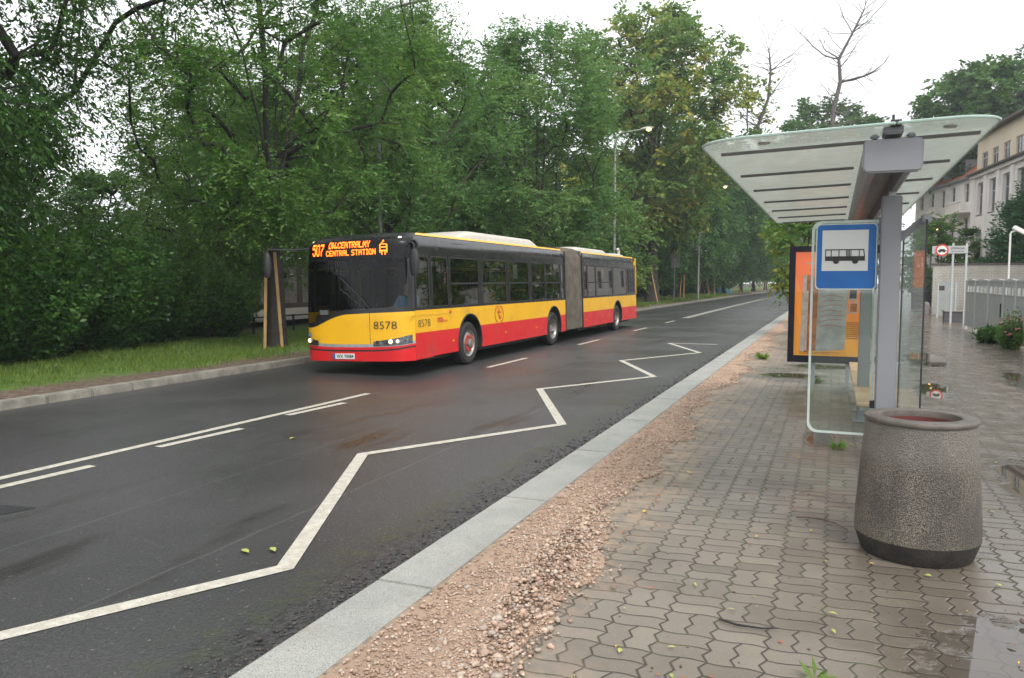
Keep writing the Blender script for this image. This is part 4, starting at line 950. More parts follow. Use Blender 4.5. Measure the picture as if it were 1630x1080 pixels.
for i, y in enumerate(AX):
    wheel(y, -.03, 1, 'front' if i == 0 else 'rear'); wheel(y, -2.52, -1, 'front' if i == 0 else 'rear')
# mirrors
def mirror(x, y, z0, z1, w, arm):
    m_ = MB(); pr = frange(0, 1, .1)
    m_.grid(lambda a, q: Vector((x + w / 2 * math.cos(a) * (math.sin(PI * (.06 + .88 * q)) ** .35), y + .07 * math.sin(a) * (math.sin(PI * (.06 + .88 * q)) ** .35), z0 + (z1 - z0) * q)), frange(0, 2 * PI, PI / 8), pr)
    m_.add([(x + w / 2 * .4 * math.cos(t), y + .03 * math.sin(t), z1) for t in frange(0, 2 * PI, PI / 4)[:-1]], [tuple(range(8))])
    o = bpart(m_, 'mirror', M['blackm']); bpart(MB().tube(arm, .018, 6), 'mirror_arm', M['blackm'], o)
mirror(.17, .05, 1.96, 2.47, .21, [(-.12, .38, 2.62), (.05, .2, 2.62), (.17, .06, 2.56), (.17, .05, 2.42)])
bpart(MB().lathe([(.001, .05), (.07, .04), (.085, 0), (.07, -.03)], 14, (.02, .34, 2.6), 'y'), 'camera_housing', M['blackm'])
mirror(-3.07, -.30, 2.02, 2.52, .19, [(-2.42, .25, 2.60), (-2.7, .0, 2.58), (-3.05, -.28, 2.60), (-3.07, -.3, 2.48)])
# interior: seats, poles, driver's cab, front door frames
seatm = MB()
for y in (3.9, 4.7, 5.6, 6.4, 7.3, 12.4, 13.2, 14.0, 14.9, 16.4, 17.2):
    for x0 in (-.62, -1.05) + ((-2.4, -1.98) if y > 5 else ()):
        seatm.box(x0, x0 + .4, y, y + .42, .82, .9); seatm.box(x0, x0 + .4, y + .36, y + .43, .9, 1.5)
bpart(seatm, 'passenger_seats', M['seat'], smooth=False, bevel=.02)
mb = MB()
for y in (3.7, 7.0, 12.1, 15.5):
    for x in (-.95, -1.6): mb.tube([(x, y, .37), (x, y, 2.55)], .017, 6)
for x in (-.9, -1.65): mb.tube([(x, 1.9, 2.2), (x, 9.4, 2.2)], .016, 6)
bpart(mb, 'grab_pole', M['pole'])
mb = MB(); mb.box(-2.45, -.12, .38, .75, .4, 1.22); mb.box(-1.15, -.12, .5, .8, 1.2, 1.3); bpart(mb, 'dashboard', M['inside'], bevel=.03)
bpart(MB().box(-1.2, -.1, 1.75, 1.8, .4, 2.3), 'cab_partition', M['inside'])
mb = MB()
for y in (1.35, 1.95, 2.0): mb.box(-2.5, -2.44, y - .03, y + .03, .4, 2.4)
for s in (.60, .80): mb.box(-2.55 * s - .03, -2.55 * s + .03, 1.2, 1.26, .4, 2.4)
bpart(mb, 'door_frame', M['blackm'])
bpart(MB().box(-.75, -.35, 1.25, 1.33, .95, 1.75), 'driver_seat', M['seat'], bevel=.03)
bpart(MB().lathe([(.22, -.012), (.232, 0), (.22, .012), (.21, 0), (.22, -.012)], 20, (-.55, .72, 1.38), 'y'), 'steering_wheel', M['blackm'])
bpart(MB().box(-2.35, -2.15, .42, .46, 1.18, 1.32), 'route_card', M['white'])
for y in (1.2,): pass
for y, z in ((13.9, 2.1), (16.5, 2.12), (16.9, 2.12), (5.55, 2.1)): bpart(MB().box(-.03, -.024, y, y + .28, z - .18, z + .18), 'window_notice', M['white'], None, False)

# ------------------------------------------------------------------ people: skin-modifier bodies baked to meshes
def skin_body(name, joints, edges, rad, m, parent, sub=1):
    me = bpy.data.meshes.new(name); me.from_pydata([Vector(j) for j in joints], edges, []); o = bpy.data.objects.new(name, me); C.objects.link(o)
    sk = o.modifiers.new('s', 'SKIN'); 
    for i, r in enumerate(rad): me.skin_vertices[0].data[i].radius = (r, r) if not hasattr(r, '__len__') else r
    me.skin_vertices[0].data[0].use_root = True
    su = o.modifiers.new('u', 'SUBSURF'); su.levels = sub; su.render_levels = sub
    dg = bpy.context.evaluated_depsgraph_get(); new = bpy.data.meshes.new_from_object(o.evaluated_get(dg)); o.modifiers.clear(); o.data = new
    new.polygons.foreach_set('use_smooth', [True] * len(new.polygons)); new.materials.clear(); new.materials.append(m); o.parent = parent
    return o
M['skin'] = mat('skin', (.45, .25, .17), .55, var=.08); M['shirt'] = mat('light_blue_shirt', (.20, .42, .66), .8, var=.08, vs=12)
M['hair'] = mat('short_dark_hair', (.03, .02, .015), .7); M['trouser'] = mat('dark_trousers', (.03, .03, .04), .8)
dr = thing('person', 'bus driver in a light blue shirt sitting at the wheel', 'person', (-7.63 - .62, 13.25 + 1.12, .55))
J = [(0, 0, .5), (0, -.02, .75), (0, -.03, .98), (0, -.05, 1.10), (0, -.07, 1.20), (0, -.08, 1.31),
     (.19, -.03, .99), (.25, -.16, .76), (.17, -.38, .80), (-.19, -.03, .99), (-.25, -.16, .76), (-.17, -.38, .80),
     (.10, -.1, .46), (.12, -.48, .46), (.12, -.52, .10), (-.10, -.1, .46), (-.12, -.48, .46), (-.12, -.52, .10)]
ED = [(0, 1), (1, 2), (2, 3), (3, 4), (4, 5), (2, 6), (6, 7), (7, 8), (2, 9), (9, 10), (10, 11), (0, 12), (12, 13), (13, 14), (0, 15), (15, 16), (16, 17)]
skin_body('body', J, ED, [.15, .15, .15, .055, .085, .075, .07, .048, .033, .07, .048, .033, .09, .075, .05, .09, .075, .05], M['skin'], dr, 2)
sh = skin_body('shirt', [J[0], J[1], J[2], J[6], J[7], tuple(Vector(J[7]).lerp(Vector(J[8]), .25)), J[9], J[10], tuple(Vector(J[10]).lerp(Vector(J[11]), .25)), (0, -.04, 1.04)],
     [(0, 1), (1, 2), (2, 3), (3, 4), (4, 5), (2, 6), (6, 7), (7, 8), (2, 9)], [.175, .172, .165, .085, .066, .058, .085, .066, .058, .07], M['shirt'], dr, 2)
MB().grid(lambda a, b: Vector((.088 * math.cos(a) * math.sin(b), -.055 + .10 * math.sin(a) * math.sin(b), 1.275 + .115 * math.cos(b))), frange(0, 2 * PI, PI / 8), frange(.01, 1.35, .15)).build('hair', M['hair'], dr, smooth=True)
for sx in (-1, 1):
    mb = MB(); bx = sx * .17
    for k in range(4): mb.tube([(bx + (k - 1.5) * .019, -.40, .80), (bx + (k - 1.5) * .021, -.45, .815 + .004 * (k % 2)), (bx + (k - 1.5) * .021, -.47, .79), (bx + (k - 1.5) * .02, -.45, .77)], [.011, .010, .009, .007], 6)
    mb.tube([(bx - sx * .03, -.39, .80), (bx - sx * .055, -.43, .80), (bx - sx * .05, -.455, .785)], [.013, .011, .008], 6)
    mb.build('hand', M['skin'], dr, smooth=True)

# ================================================================== BUS SHELTER
def shape_xy(pts, z0, z1): return MB().prism(pts, z0, z1, 'z')
sh_ = thing('bus_shelter', 'glass canopy bus shelter on grey metal posts with a hollow grey beam', 'bus shelter', (.39, 6.6, .08))
def sp(mb, name, m, parent=None, **k): mb.v = [(v[0] - .39, v[1] - 6.6, v[2] - .08) for v in mb.v]; return mb.build(name, m, parent or sh_, **k)
def zr(x): return 2.80 + .028 * (x + .84)
def roundpoly(x0, x1, y0, y1, rl, rr):
    p = []
    for (cx, cy, r, a0) in ((x0 + rl, y0 + rl * .8, rl, PI), (x1 - rr, y0 + rr * .8, rr, 1.5 * PI)):
        for k in range(8):
            a = a0 + PI / 2 * k / 7; p.append((cx + r * math.cos(a), cy + r * .8 * math.sin(a)))
    return p + [(x1, y1), (x0, y1)]
for (x0, x1, rl, rr) in ((-.85, .305, .34, .01), (.325, .88, .01, .30)):
    poly = roundpoly(x0, x1, 5.2, 12.9, rl, rr)
    mb = MB().prism(poly, 0, .012, 'z'); mb.v = [(x, y, zr(x) + z) for x, y, z in mb.v]; cp = sp(mb, 'canopy_panel', M['roofglass'])
    e = poly + [poly[0]]; sp(MB().tube([(x, y, zr(x) + .006) for x, y in e], .009, 5, cap=False), 'canopy_edge', M['glassedge'], cp)
SL = [5.72, 6.96, 8.12, 9.35, 10.55, 11.7, 12.75]
for i, y in enumerate(SL):
    for (a, b) in ((-.76, .12), (.47, .80)):
        if i == 0: a, b = (-.76, .30) if a < 0 else (.33, .82)
        sp(MB().add([(a, y - .016, zr(a) - .020), (b, y - .016, zr(b) - .020), (b, y + .016, zr(b) - .020), (a, y + .016, zr(a) - .020), (a, y - .02, zr(a) - .002), (b, y - .02, zr(b) - .002), (b, y + .02, zr(b) - .002), (a, y + .02, zr(a) - .002)],
               [(0, 3, 2, 1), (4, 5, 6, 7), (0, 1, 5, 4), (1, 2, 6, 5), (2, 3, 7, 6), (3, 0, 4, 7)]), 'canopy_slat', M['darkrubber'])
for x in (-.45, .62): sp(MB().lathe([(.001, -.012), (.035, -.012), (.04, -.002)], 14, (x, 5.42, zr(x))), 'glass_clamp', M['alu2'])
prof = [(.155, 2.77), (.145, 2.74), (.148, 2.66), (.175, 2.58), (.215, 2.575), (.22, 2.69), (.37, 2.69), (.375, 2.575), (.415, 2.58), (.47, 2.66), (.475, 2.74), (.465, 2.77)]
sp(MB().prism(prof, 5.36, 12.8, 'y'), 'beam', M['alu'])
cap = MB().prism([(.155, 2.765), (.14, 2.75), (.14, 2.59), (.158, 2.565), (.455, 2.565), (.472, 2.59), (.472, 2.75), (.46, 2.765)], 5.30, 5.36, 'y'); sp(cap, 'beam_end_cap', M['alu'], bevel=.012)
sp(MB().box(.25, .36, 5.28, 5.5, 2.79, 2.85).box(.18, .23, 5.32, 5.4, 2.775, 2.80).box(.38, .43, 5.32, 5.4, 2.775, 2.80), 'canopy_bracket', M['alu'], bevel=.01)
sp(MB().box(.285, .345, 5.235, 5.32, 2.83, 2.865).tube([(.30, 5.27, 2.86), (.30, 5.27, 2.90)], .008, 6), 'canopy_bracket', M['bolt'])
for y in (6.55, 11.0):
    sp(MB().box(.315, .455, y, y + .14, .08, 2.545), 'post', M['alu'], bevel=.008)
    sp(MB().box(.36, .41, y + .03, y + .11, 2.545, 2.69), 'post_neck', M['alu2'])
    sp(MB().box(.27, .50, y - .05, y + .19, .082, .095), 'foot_plate', M['alu'], bevel=.003)
# rear wall of glass, clamps and diagonal arms
for (a, b) in ((6.5, 8.55), (8.58, 10.62), (10.65, 12.7)):
    gp = sp(MB().box(.612, .622, a, b, .22, 2.36), 'wall_panel', M['wallglass'])
    for q in (a - .004, b): sp(MB().box(.6105, .6235, q, q + .004, .22, 2.36), 'glass_edge', M['bolt'], gp)
    sp(MB().box(.6105, .6235, a, b, 2.36, 2.364), 'glass_edge', M['glassedge'], gp)
for y in (6.56, 8.56, 10.62, 12.66):
    sp(MB().box(.585, .65, y - .04, y + .04, 2.33, 2.40), 'wall_clamp', M['alu'], bevel=.01)
    sp(MB().box(.585, .65, y - .04, y + .04, .22, .28).box(.60, .635, y - .02, y + .02, .08, .22), 'wall_foot', M['alu'], bevel=.005)
for y in (6.62, 11.07): sp(MB().tube([(.44, y, 2.22), (.60, y, 2.36)], .028, 6), 'diagonal_arm', M['alu'])
sp(MB().tube([(.62, 6.5, .30), (.62, 12.7, .30)], .02, 6), 'wall_rail', M['alu2'])

# hanging glass sign panel with the bus stop plate
st = thing('stop_sign', 'blue bus stop sign with white square and bus pictogram on a tall rounded glass panel', 'sign', (.31, 6.62, .65))
def ss(mb, name, m, parent=None, **k): mb.v = [(v[0] - .31, v[1] - 6.62, v[2] - .65) for v in mb.v]; return mb.build(name, m, parent or st, **k)
def rrect(x0, x1, z0, z1, r, n=6, corners=(1, 1, 1, 1)):
    p = []
    for i, (cx, cz, a0) in enumerate(((x0 + r, z0 + r, PI), (x1 - r, z0 + r, 1.5 * PI), (x1 - r, z1 - r, 0), (x0 + r, z1 - r, .5 * PI))):
        for k in range(n + 1):
            a = a0 + PI / 2 * k / n
            if corners[i]: p.append((cx + r * math.cos(a), cz + r * math.sin(a)))
        if not corners[i]: p.append(((x0, z0), (x1, z0), (x1, z1), (x0, z1))[i])
    return p
Y_ = 6.64
gpoly = rrect(-.172, .305, .70, 2.375, .075, 6, (1, 0, 0, 1))
ss(MB().prism(gpoly, Y_, Y_ + .008, 'y'), 'glass_panel', M['cleared'])
M['paleedge'] = mat('pale_green_glass_rim', (.50, .58, .53), .3, var=.06)
def ring(poly, w, y0, y1):
    mb = MB(); cx = sum(p[0] for p in poly) / len(poly); cz = sum(p[1] for p in poly) / len(poly); n = len(poly)
    x0, x1 = min(p[0] for p in poly), max(p[0] for p in poly); z0, z1 = min(p[1] for p in poly), max(p[1] for p in poly)
    inn = [(x0 + w + (p[0] - x0) / (x1 - x0) * (x1 - x0 - 2 * w), z0 + w + (p[1] - z0) / (z1 - z0) * (z1 - z0 - 2 * w)) for p in poly]
    vs = [(p[0], y, p[1]) for y in (y0, y1) for p in poly] + [(p[0], y, p[1]) for y in (y0, y1) for p in inn]
    fs = []
    for i in range(n):
        j = (i + 1) % n; fs += [(i, j, n + j, n + i), (2 * n + i, 3 * n + i, 3 * n + j, 2 * n + j), (i, 2 * n + i, 2 * n + j, j), (n + i, n + j, 3 * n + j, 3 * n + i)]
    return mb.add(vs, fs)
ss(ring(gpoly, .018, Y_ - .004, Y_ + .012), 'panel_rim', M['paleedge'])
bz0, bz1 = 1.845, 2.345
plate = ss(MB().prism(rrect(-.135, .292, bz0, bz1, .03), Y_ - .022, Y_ - .012, 'y'), 'sign_plate', M['blue'])
ss(ring(rrect(-.140, .297, bz0 - .005, bz1 + .005, .032), .008, Y_ - .024, Y_ - .010), 'plate_rim', M['paleedge'], plate)
ss(MB().box(-.095, .235, Y_ - .0255, Y_ - .0225, 1.985, 2.30), 'white_field', mat('white_reflective_field', (.62, .64, .62), .4, var=.02), plate)
# bus pictogram
pb = MB(); px0, pz0, w_, h_ = -.072, 2.055, .285, .095
def pq(a, b, c, d): pb.add([(px0 + w_ * a, Y_ - .0275, pz0 + h_ * c), (px0 + w_ * b, Y_ - .0275, pz0 + h_ * c), (px0 + w_ * b, Y_ - .0275, pz0 + h_ * d), (px0 + w_ * a, Y_ - .0275, pz0 + h_ * d)], [(0, 1, 2, 3)])
pq(0, 1, .08, .46); pq(0, .96, .94, 1.03)
for a in (0, .145, .34, .53, .565, .60, .64, .845): pq(a, a + .022, .46, .94)
pb.add([(px0 + w_ * a, Y_ - .0275, pz0 + h_ * c) for a, c in ((.975, .46), (1.0, .46), (.975, 1.03), (.95, 1.03))], [(0, 1, 2, 3)])
for cx in (.28, .76): pb.add([(px0 + w_ * cx + .022 * math.cos(t), Y_ - .0285, pz0 + .004 + .020 * math.sin(t)) for t in frange(0, 2 * PI, PI / 8)[:-1]], [tuple(range(16))])
ss(pb, 'bus_pictogram', M['ink'], plate)
ss(MB().box(.294, .300, Y_ - .02, Y_ + .35, bz0, bz1), 'return_plate', M['blue'])
for z in (.95, 2.15): ss(MB().box(.28, .325, Y_ - .015, Y_ + .02, z - .03, z + .03), 'panel_clamp', M['bolt'], bevel=.004)

# bench
bn = thing('bench', 'wooden plank bench on grey legs inside the shelter', 'bench', (.4, 11.9, .08))
M['bench'] = mat('worn_beech_plank', (.46, .30, .19), .5, var=.15, vs=4, dirt=(.3, .2, .13), dirt_s=6)
for y0, y1 in ((9.45, 11.1), (11.12, 12.75), (12.77, 14.3)):
    MB().box(-.13, .14, y0 - 11.9, y1 - 11.9, .43, .46).build('seat', M['bench'], bn, bevel=.006)
MB().box(-.10, .10, -2.44, 2.38, .385, .428).build('seat_rail', M['alu2'], bn, bevel=.005)
for y in (-2.3, .0, 2.2): MB().box(-.035, .035, y, y + .08, 0, .385).box(-.09, .09, y - .04, y + .12, 0.002, .012).build('leg', M['alu'], bn, bevel=.004)

# advertising panel
ad = thing('advertising_panel', 'black framed orange poster panel at the far end of the shelter', 'poster panel', (-.06, 14.6, .08))
K = 14.6 / 12.8
def apx(x): return x * K
def apz(z): return 1.91 + (z - 1.91) * K
def aa(mb, name, m, parent=None, **k): mb.v = [(v[0] + .06, v[1] - 14.6, v[2] - .08) for v in mb.v]; return mb.build(name, m, parent or ad, **k)
X0, X1, Z0, Z1 = -.735, .56, .475, 2.51; FW = .10
fr = MB().box(X0, X0 + FW, 14.60, 14.74, Z0, Z1).box(X1 - FW, X1, 14.60, 14.74, Z0, Z1).box(X0 + FW, X1 - FW, 14.60, 14.74, Z1 - .10, Z1).box(X0 + FW, X1 - FW, 14.60, 14.74, Z0, Z0 + .12)
aa(fr, 'frame', mat('black_aluminium_frame', (.010, .009, .016), .55, spec=.2), bevel=.006)
aa(MB().box(X0 + FW - .01, X1 - FW + .01, 14.66, 14.72, Z0 + .1, Z1 - .09), 'backing', M['blackm'])
t = NT('orange_poster_print'); o_ = t.objc(); x, y, z = t.xyz(o_)
c = t.mix(t.ramp(t.math('ADD', z, t.math('MULTIPLY', t.noise(o_, 3, 3), .3)), .5, 2.3), (.62, .27, .012), (.75, .14, .02))
sl = t.ramp(t.math('ABSOLUTE', t.math('SUBTRACT', t.math('FRACT', t.math('ADD', t.math('MULTIPLY', x, 1.7), t.math('MULTIPLY', z, .6))), .5)), .30, .34, 0, .25)
c = t.mix(sl, c, (.85, .42, .03)); t.set(base=c, rough=.4, coat=.3, em=c, ems=.25); M['poster'] = t.m
po = aa(MB().add([(X0 + FW, 14.655, Z0 + .12), (X1 - FW, 14.655, Z0 + .12), (X1 - FW, 14.655, Z1 - .10), (X0 + FW, 14.655, Z1 - .10)], [(0, 1, 2, 3)]), 'poster', M['poster'])
def pp(quad, m, name, d=.652): return aa(MB().add([(apx(x), 14 + d, apz(z)) for x, z in quad], [tuple(range(len(quad)))]), name, m, po)
M['pgrey'] = mat('printed_pale_grey', (.50, .50, .50), .5, var=.2, vs=5); M['pgrey2'] = mat('printed_light_side', (.62, .58, .52), .5, var=.15, vs=12)
M['porange'] = mat('printed_dark_orange', (.55, .16, .03), .5, var=.3, vs=9)
pp([(-.47, .83), (-.40, .80), (-.38, 2.0), (-.44, 1.99)], M['pgrey2'], 'printed_box', .651); pp([(-.405, .80), (-.24, .84), (-.22, 1.96), (-.385, 2.0)], M['porange'], 'printed_box', .650)
pp([(-.24, .82), (.17, .86), (.20, 1.82), (-.22, 1.80)], M['pgrey'], 'printed_box', .649); pp([(-.40, .84), (-.39, 1.75), (-.36, 1.76), (-.37, .83)], M['pgrey2'], 'printed_box', .648)
mb = MB()
for i in range(7):
    z = 1.66 - i * .075; seg(mb, [(apx(-.18), apz(z)), (apx(-.05), apz(z + .03)), (apx(.12), apz(z + .015 * (i % 3)))], .010, lambda p: Vector((p[0], 14.6475, p[1])))
aa(mb, 'printed_scribbles', M['porange'], po)
for (a, b, zz_, r) in ((.2, .33, 1.70, .1), (.21, .34, 1.50, -.15)):
    pp([(a, zz_ - .09), (b, zz_ - .09 - r * .1), (b + .01, zz_ + .09), (a + .01, zz_ + .09 + r * .1)], M['pgrey2'], 'printed_photo', .647)
    pp([(a + .02, zz_ - .06), (b - .015, zz_ - .06), (b - .01, zz_ + .065), (a + .025, zz_ + .065)], M['porange'] if r < 0 else M['inside'], 'printed_photo', .646)
def atxt(txt, x0, x1, z0, z1, m, bold=0):
    mb = fit(text_mb(txt, 1, bold=bold), apx(x0), apx(x1), apz(z0), apz(z1)); mb.v = [(v[0], 14.648, v[1]) for v in mb.v]; aa(mb, 'printed_text', m, po)
mb = MB()
r_ = random.Random(2)
for i in range(9):
    z = 1.27 - i * .03; x = .19
    while x < .36:
        w = r_.uniform(.012, .035); mb.add([(apx(x), 14.648, apz(z)), (apx(min(.37, x + w)), 14.648, apz(z)), (apx(min(.37, x + w)), 14.648, apz(z + .012)), (apx(x), 14.648, apz(z + .012))], [(0, 1, 2, 3)]); x += w + .008
for x0, x1, z in ((-.47, .08, .815 - .01), (-.47, -.05, .785), (-.35, -.25, 2.06)):
    x = x0
    while x < x1: mb.add([(apx(x), 14.6482, apz(z)), (apx(x + .018), 14.6482, apz(z)), (apx(x + .018), 14.6482, apz(z + .008)), (apx(x), 14.6482, apz(z + .008))], [(0, 1, 2, 3)]); x += .026
aa(mb, 'printed_text', M['ink'], po)
mb = MB()
for i in range(7): mb.add([(apx(-.40 + i * .024), 14.648, apz(2.16)), (apx(-.384 + i * .024), 14.648, apz(2.16)), (apx(-.384 + i * .024), 14.648, apz(2.185)), (apx(-.40 + i * .024), 14.648, apz(2.185))], [(0, 1, 2, 3)])
aa(mb, 'printed_text', M['pgrey2'], po)
aa(MB().add([(X0 + FW, 14.625, Z0 + .12), (X1 - FW, 14.625, Z0 + .12), (X1 - FW, 14.625, Z1 - .10), (X0 + FW, 14.625, Z1 - .10)], [(0, 1, 2, 3)]), 'cover_glass', m_glass('poster_glass', (.95, .96, .95), .8))
for x in (-.30, .25): aa(MB().box(x - .03, x + .03, 14.64, 14.70, .08, Z0 + .01), 'leg', M['alu'])

# concrete litter bin
bi = thing('litter_bin', 'round tapering exposed aggregate concrete bin with a red liner', 'litter bin', (.56, 5.83, .08))
MB().lathe([(.02, 0), (.335, 0), (.345, .01), (.382, .12), (.386, .135)], 64).build('plinth', mat('dark_bin_foot', (.030, .027, .023), .7, var=.3, vs=10, bump=.006), bi, smooth=True)
MB().lathe([(.386, .135), (.386, .18), (.381, .3), (.360, .6), (.337, .87), (.330, .896)], 64).build('shell', M['planter'], bi, smooth=True)
MB().lathe([(.322, .893), (.342, .896), (.346, .903), (.346, .918), (.341, .925), (.255, .932), (.245, .925), (.24, .90), (.238, .80), (.26, .55)], 64).build('rim', mat('smooth_concrete_rim', (.115, .098, .082), .5, var=.25, vs=5, bump=.003, bs=120, dirt=(.05, .042, .035), dirt_s=6), bi, smooth=True)
MB().lathe([(.2375, .885), (.234, .83), (.225, .78), (.001, .77)], 48).build('liner', mat('dull_red_liner', (.10, .02, .018), .6, var=.25), bi, smooth=True)

# ================================================================== RIGHT SIDE: fence, walls, buildings
M['fence'] = mat('grey_fence_sheet', (.33, .36, .35), .5, var=.06, vs=1.5, dirt=(.25, .26, .24), dirt_s=1.5)
M['fencetop'] = mat('pale_fence_cap', (.45, .47, .46), .45, var=.05)
M['iron'] = mat('dark_blue_black_iron', (.012, .014, .022), .5)
M['stonepost'] = mat('grey_stone', (.24, .22, .2), .8, var=.2, bump=.01)
M['wbrick'] = m_brick('whitewashed_brick', (.60, .57, .50), (.66, .63, .57), (.42, .39, .34), 1.0, .26, .085, .008)
M['coping'] = mat('dark_coping', (.12, .10, .09), .8, var=.2)
M['render_g'] = mat('pale_grey_render', (.80, .76, .73), .85, var=.05, vs=.8, dirt=(.62, .58, .55), dirt_s=.6)
M['render_y'] = mat('pale_yellow_render', (.68, .58, .44), .85, var=.05, vs=.8)
M['render_w'] = mat('cream_white_render', (.80, .75, .70), .85, var=.05, vs=.8, dirt=(.62, .57, .52), dirt_s=.7)
M['brown'] = mat('brown_cornice', (.085, .065, .06), .6)
M['paneg'] = mat('dark_house_window', (.06, .065, .075), .12, var=.3, vs=2)
M['framew'] = mat('window_frame_paint', (.50, .49, .47), .5)
M['tilered'] = m_brick('orange_roof_tiles', (.42, .12, .055), (.50, .16, .075), (.25, .07, .04), 2.2, .3, .3, .02)
M['slate'] = mat('grey_roof_sheet', (.22, .22, .23), .6, var=.12)
fc = thing('metal_fence', 'grey sheet metal fence with slot openings along the right pavement', 'fence', (4.65, 21, .08))
FPs = [-6, -4, -2, 0, 2, 4.13, 5.84, 8.27, 10.81, 12.85]
for i, y in enumerate(FPs):
    MB().box(-.05, .05, y - .05, y + .05, 0, 1.86).build('post', M['fencetop'], fc, bevel=.006)
for i in range(len(FPs) - 1):
    a, b = FPs[i] + .052, FPs[i + 1] - .052; pn = MB().box(-.012, .012, a, b, .14, 1.42).box(-.012, .012, a, b, 1.64, 1.83)
    n = 3; 
    for k in range(n):
        q0 = a + (b - a) * (k / n); pn.box(-.011, .011, q0, q0 + .14, 1.42, 1.64)
    pn.box(-.011, .011, b - .10, b, 1.42, 1.64); P_ = pn.build('panel', M['fence'], fc)
    mb = MB(); k = 8
    for j in range(k):
        y0, y1 = a + (b - a) * j / k, a + (b - a) * (j + 1) / k; h0, h1 = .05 * math.sin(PI * j / k), .05 * math.sin(PI * (j + 1) / k)
        mb.add([(-.03, y0, 1.832 + h0), (.03, y0, 1.832 + h0), (.03, y1, 1.832 + h1), (-.03, y1, 1.832 + h1), (-.03, y0, 1.80), (.03, y0, 1.80), (.03, y1, 1.80), (-.03, y1, 1.80)], [(0, 1, 2, 3), (4, 5, 6, 7), (0, 3, 7, 4), (1, 2, 6, 5)])
    mb.build('cap_rail', M['fencetop'], fc)
    MB().box(-.03, -.013, a, b, 1.39, 1.425).build('slot_rail', M['fencetop'], fc)
MB().box(-.09, -.055, 5.9, 5.94, .75, 1.15).build('handle', M['iron'], fc, bevel=.006)
sg = thing('metal_gate', 'short grey metal gate with frame standing before the white brick wall', 'gate', (5.05, 43, .08))
for x in (-.38, .38): MB().box(x - .04, x + .04, -.04, .04, 0, 1.78).build('post', M['fencetop'], sg, bevel=.005)
MB().box(-.34, .34, -.012, .012, .12, 1.35).box(-.34, .34, -.012, .012, 1.58, 1.75).box(-.10, .10, -.011, .011, 1.35, 1.58).build('panel', M['fence'], sg)
MB().box(-.01, .01, -.02, -.012, .15, 1.33).build('seam', M['fencetop'], sg)
pw = thing('brick_wall', 'long whitewashed brick garden wall with dark coping behind the fence', 'wall', (4.95, 48, .08))
MB().box(0, 13, 0, .3, 0, 2.66).build('wall', M['wbrick'], pw)
MB().box(-.06, 13.05, -.06, .36, 2.662, 2.76).build('coping', M['coping'], pw, bevel=.01)
MB().box(.30, .62, -.012, -.002, .55, 1.7).build('niche', M['brown'], pw)
MB().box(0, 13, .3, .31, 0, .3).build('base_course', M['stonepost'], pw)
ig = thing('iron_gate', 'dark iron gate beside the end of the white brick wall', 'gate', (4.0, 48.6, .08))
mb = MB()
for i in range(11): mb.box(i * .09 - .012, i * .09 + .012, -.012, .012, .1, 2.2 + .12 * math.sin(i))
mb.build('bars', M['iron'], ig); MB().box(-.02, .92, -.02, .02, .25, .32).box(-.02, .92, -.02, .02, 1.95, 2.02).box(-.02, .92, -.005, .005, .32, 1.2).build('gate_frame', M['iron'], ig)
bo = thing('stone_bollard', 'squat grey stone bollard in front of the dark iron gate', 'bollard', (4.62, 47.6, .08))
MB().lathe([(.02, 0), (.2, 0), (.2, .5), (.17, .62), (.08, .68), (.001, .69)], 16).build('shaft', M['stonepost'], bo, smooth=True)
pb_ = thing('planter_box', 'low dark planter box with a pale rim at the end of the grey fence', 'planter', (5.0, 39.5, .08))
MB().box(-.42, .45, 0, .6, 0, .44).build('box', mat('dark_planter_side', (.085, .08, .085), .7), pb_, bevel=.01)
MB().box(-.46, .49, -.04, .64, .442, .50).build('rim', M['stonepost'], pb_, bevel=.01)
# warning board on two posts
wb = thing('warning_board', 'pale board reading UWAGA with a round red vehicle ban sign on two posts', 'sign', (4.5, 38, .08))
for x in (.14, .64): MB().box(x - .04, x + .04, -.03, .05, 0, 3.42).build('post', M['fencetop'], wb, bevel=.004)
MB().box(-.66, .68, -.06, -.032, 2.98, 3.30).build('board', M['fencetop'], wb, bevel=.004)
dsc = MB().lathe([(.001, -.075), (.255, -.075), (.255, -.062), (.001, -.062)], 32, (-.29, 0, 3.12), 'y').build('ban_disc', M['inkred'], wb)
MB().lathe([(.001, -.08), (.19, -.08)], 32, (-.29, 0, 3.12), 'y').build('disc_field', M['white'], dsc)
mb = MB(); seg(mb, [(-.42, 3.09), (-.16, 3.09)], .06, lambda p: Vector((p[0], -.084, p[1]))); seg(mb, [(-.36, 3.14), (-.22, 3.14)], .06, lambda p: Vector((p[0], -.084, p[1])))
for cx in (-.37, -.21): mb.lathe([(.001, -.085), (.035, -.085)], 10, (cx, 0, 3.05), 'y')
mb.build('vehicle_symbol', M['ink'], dsc)
for txt, x0, x1, z0, z1 in (('UWAGA', .04, .56, 3.14, 3.25), ('WJAZD BRAMA', .04, .56, 3.03, 3.09)):
    mb = fit(text_mb(txt, 1, bold=.02), x0, x1, z0, z1); mb.v = [(v[0], -.063, v[1]) for v in mb.v]; mb.build('board_text', M['bolt'], wb)
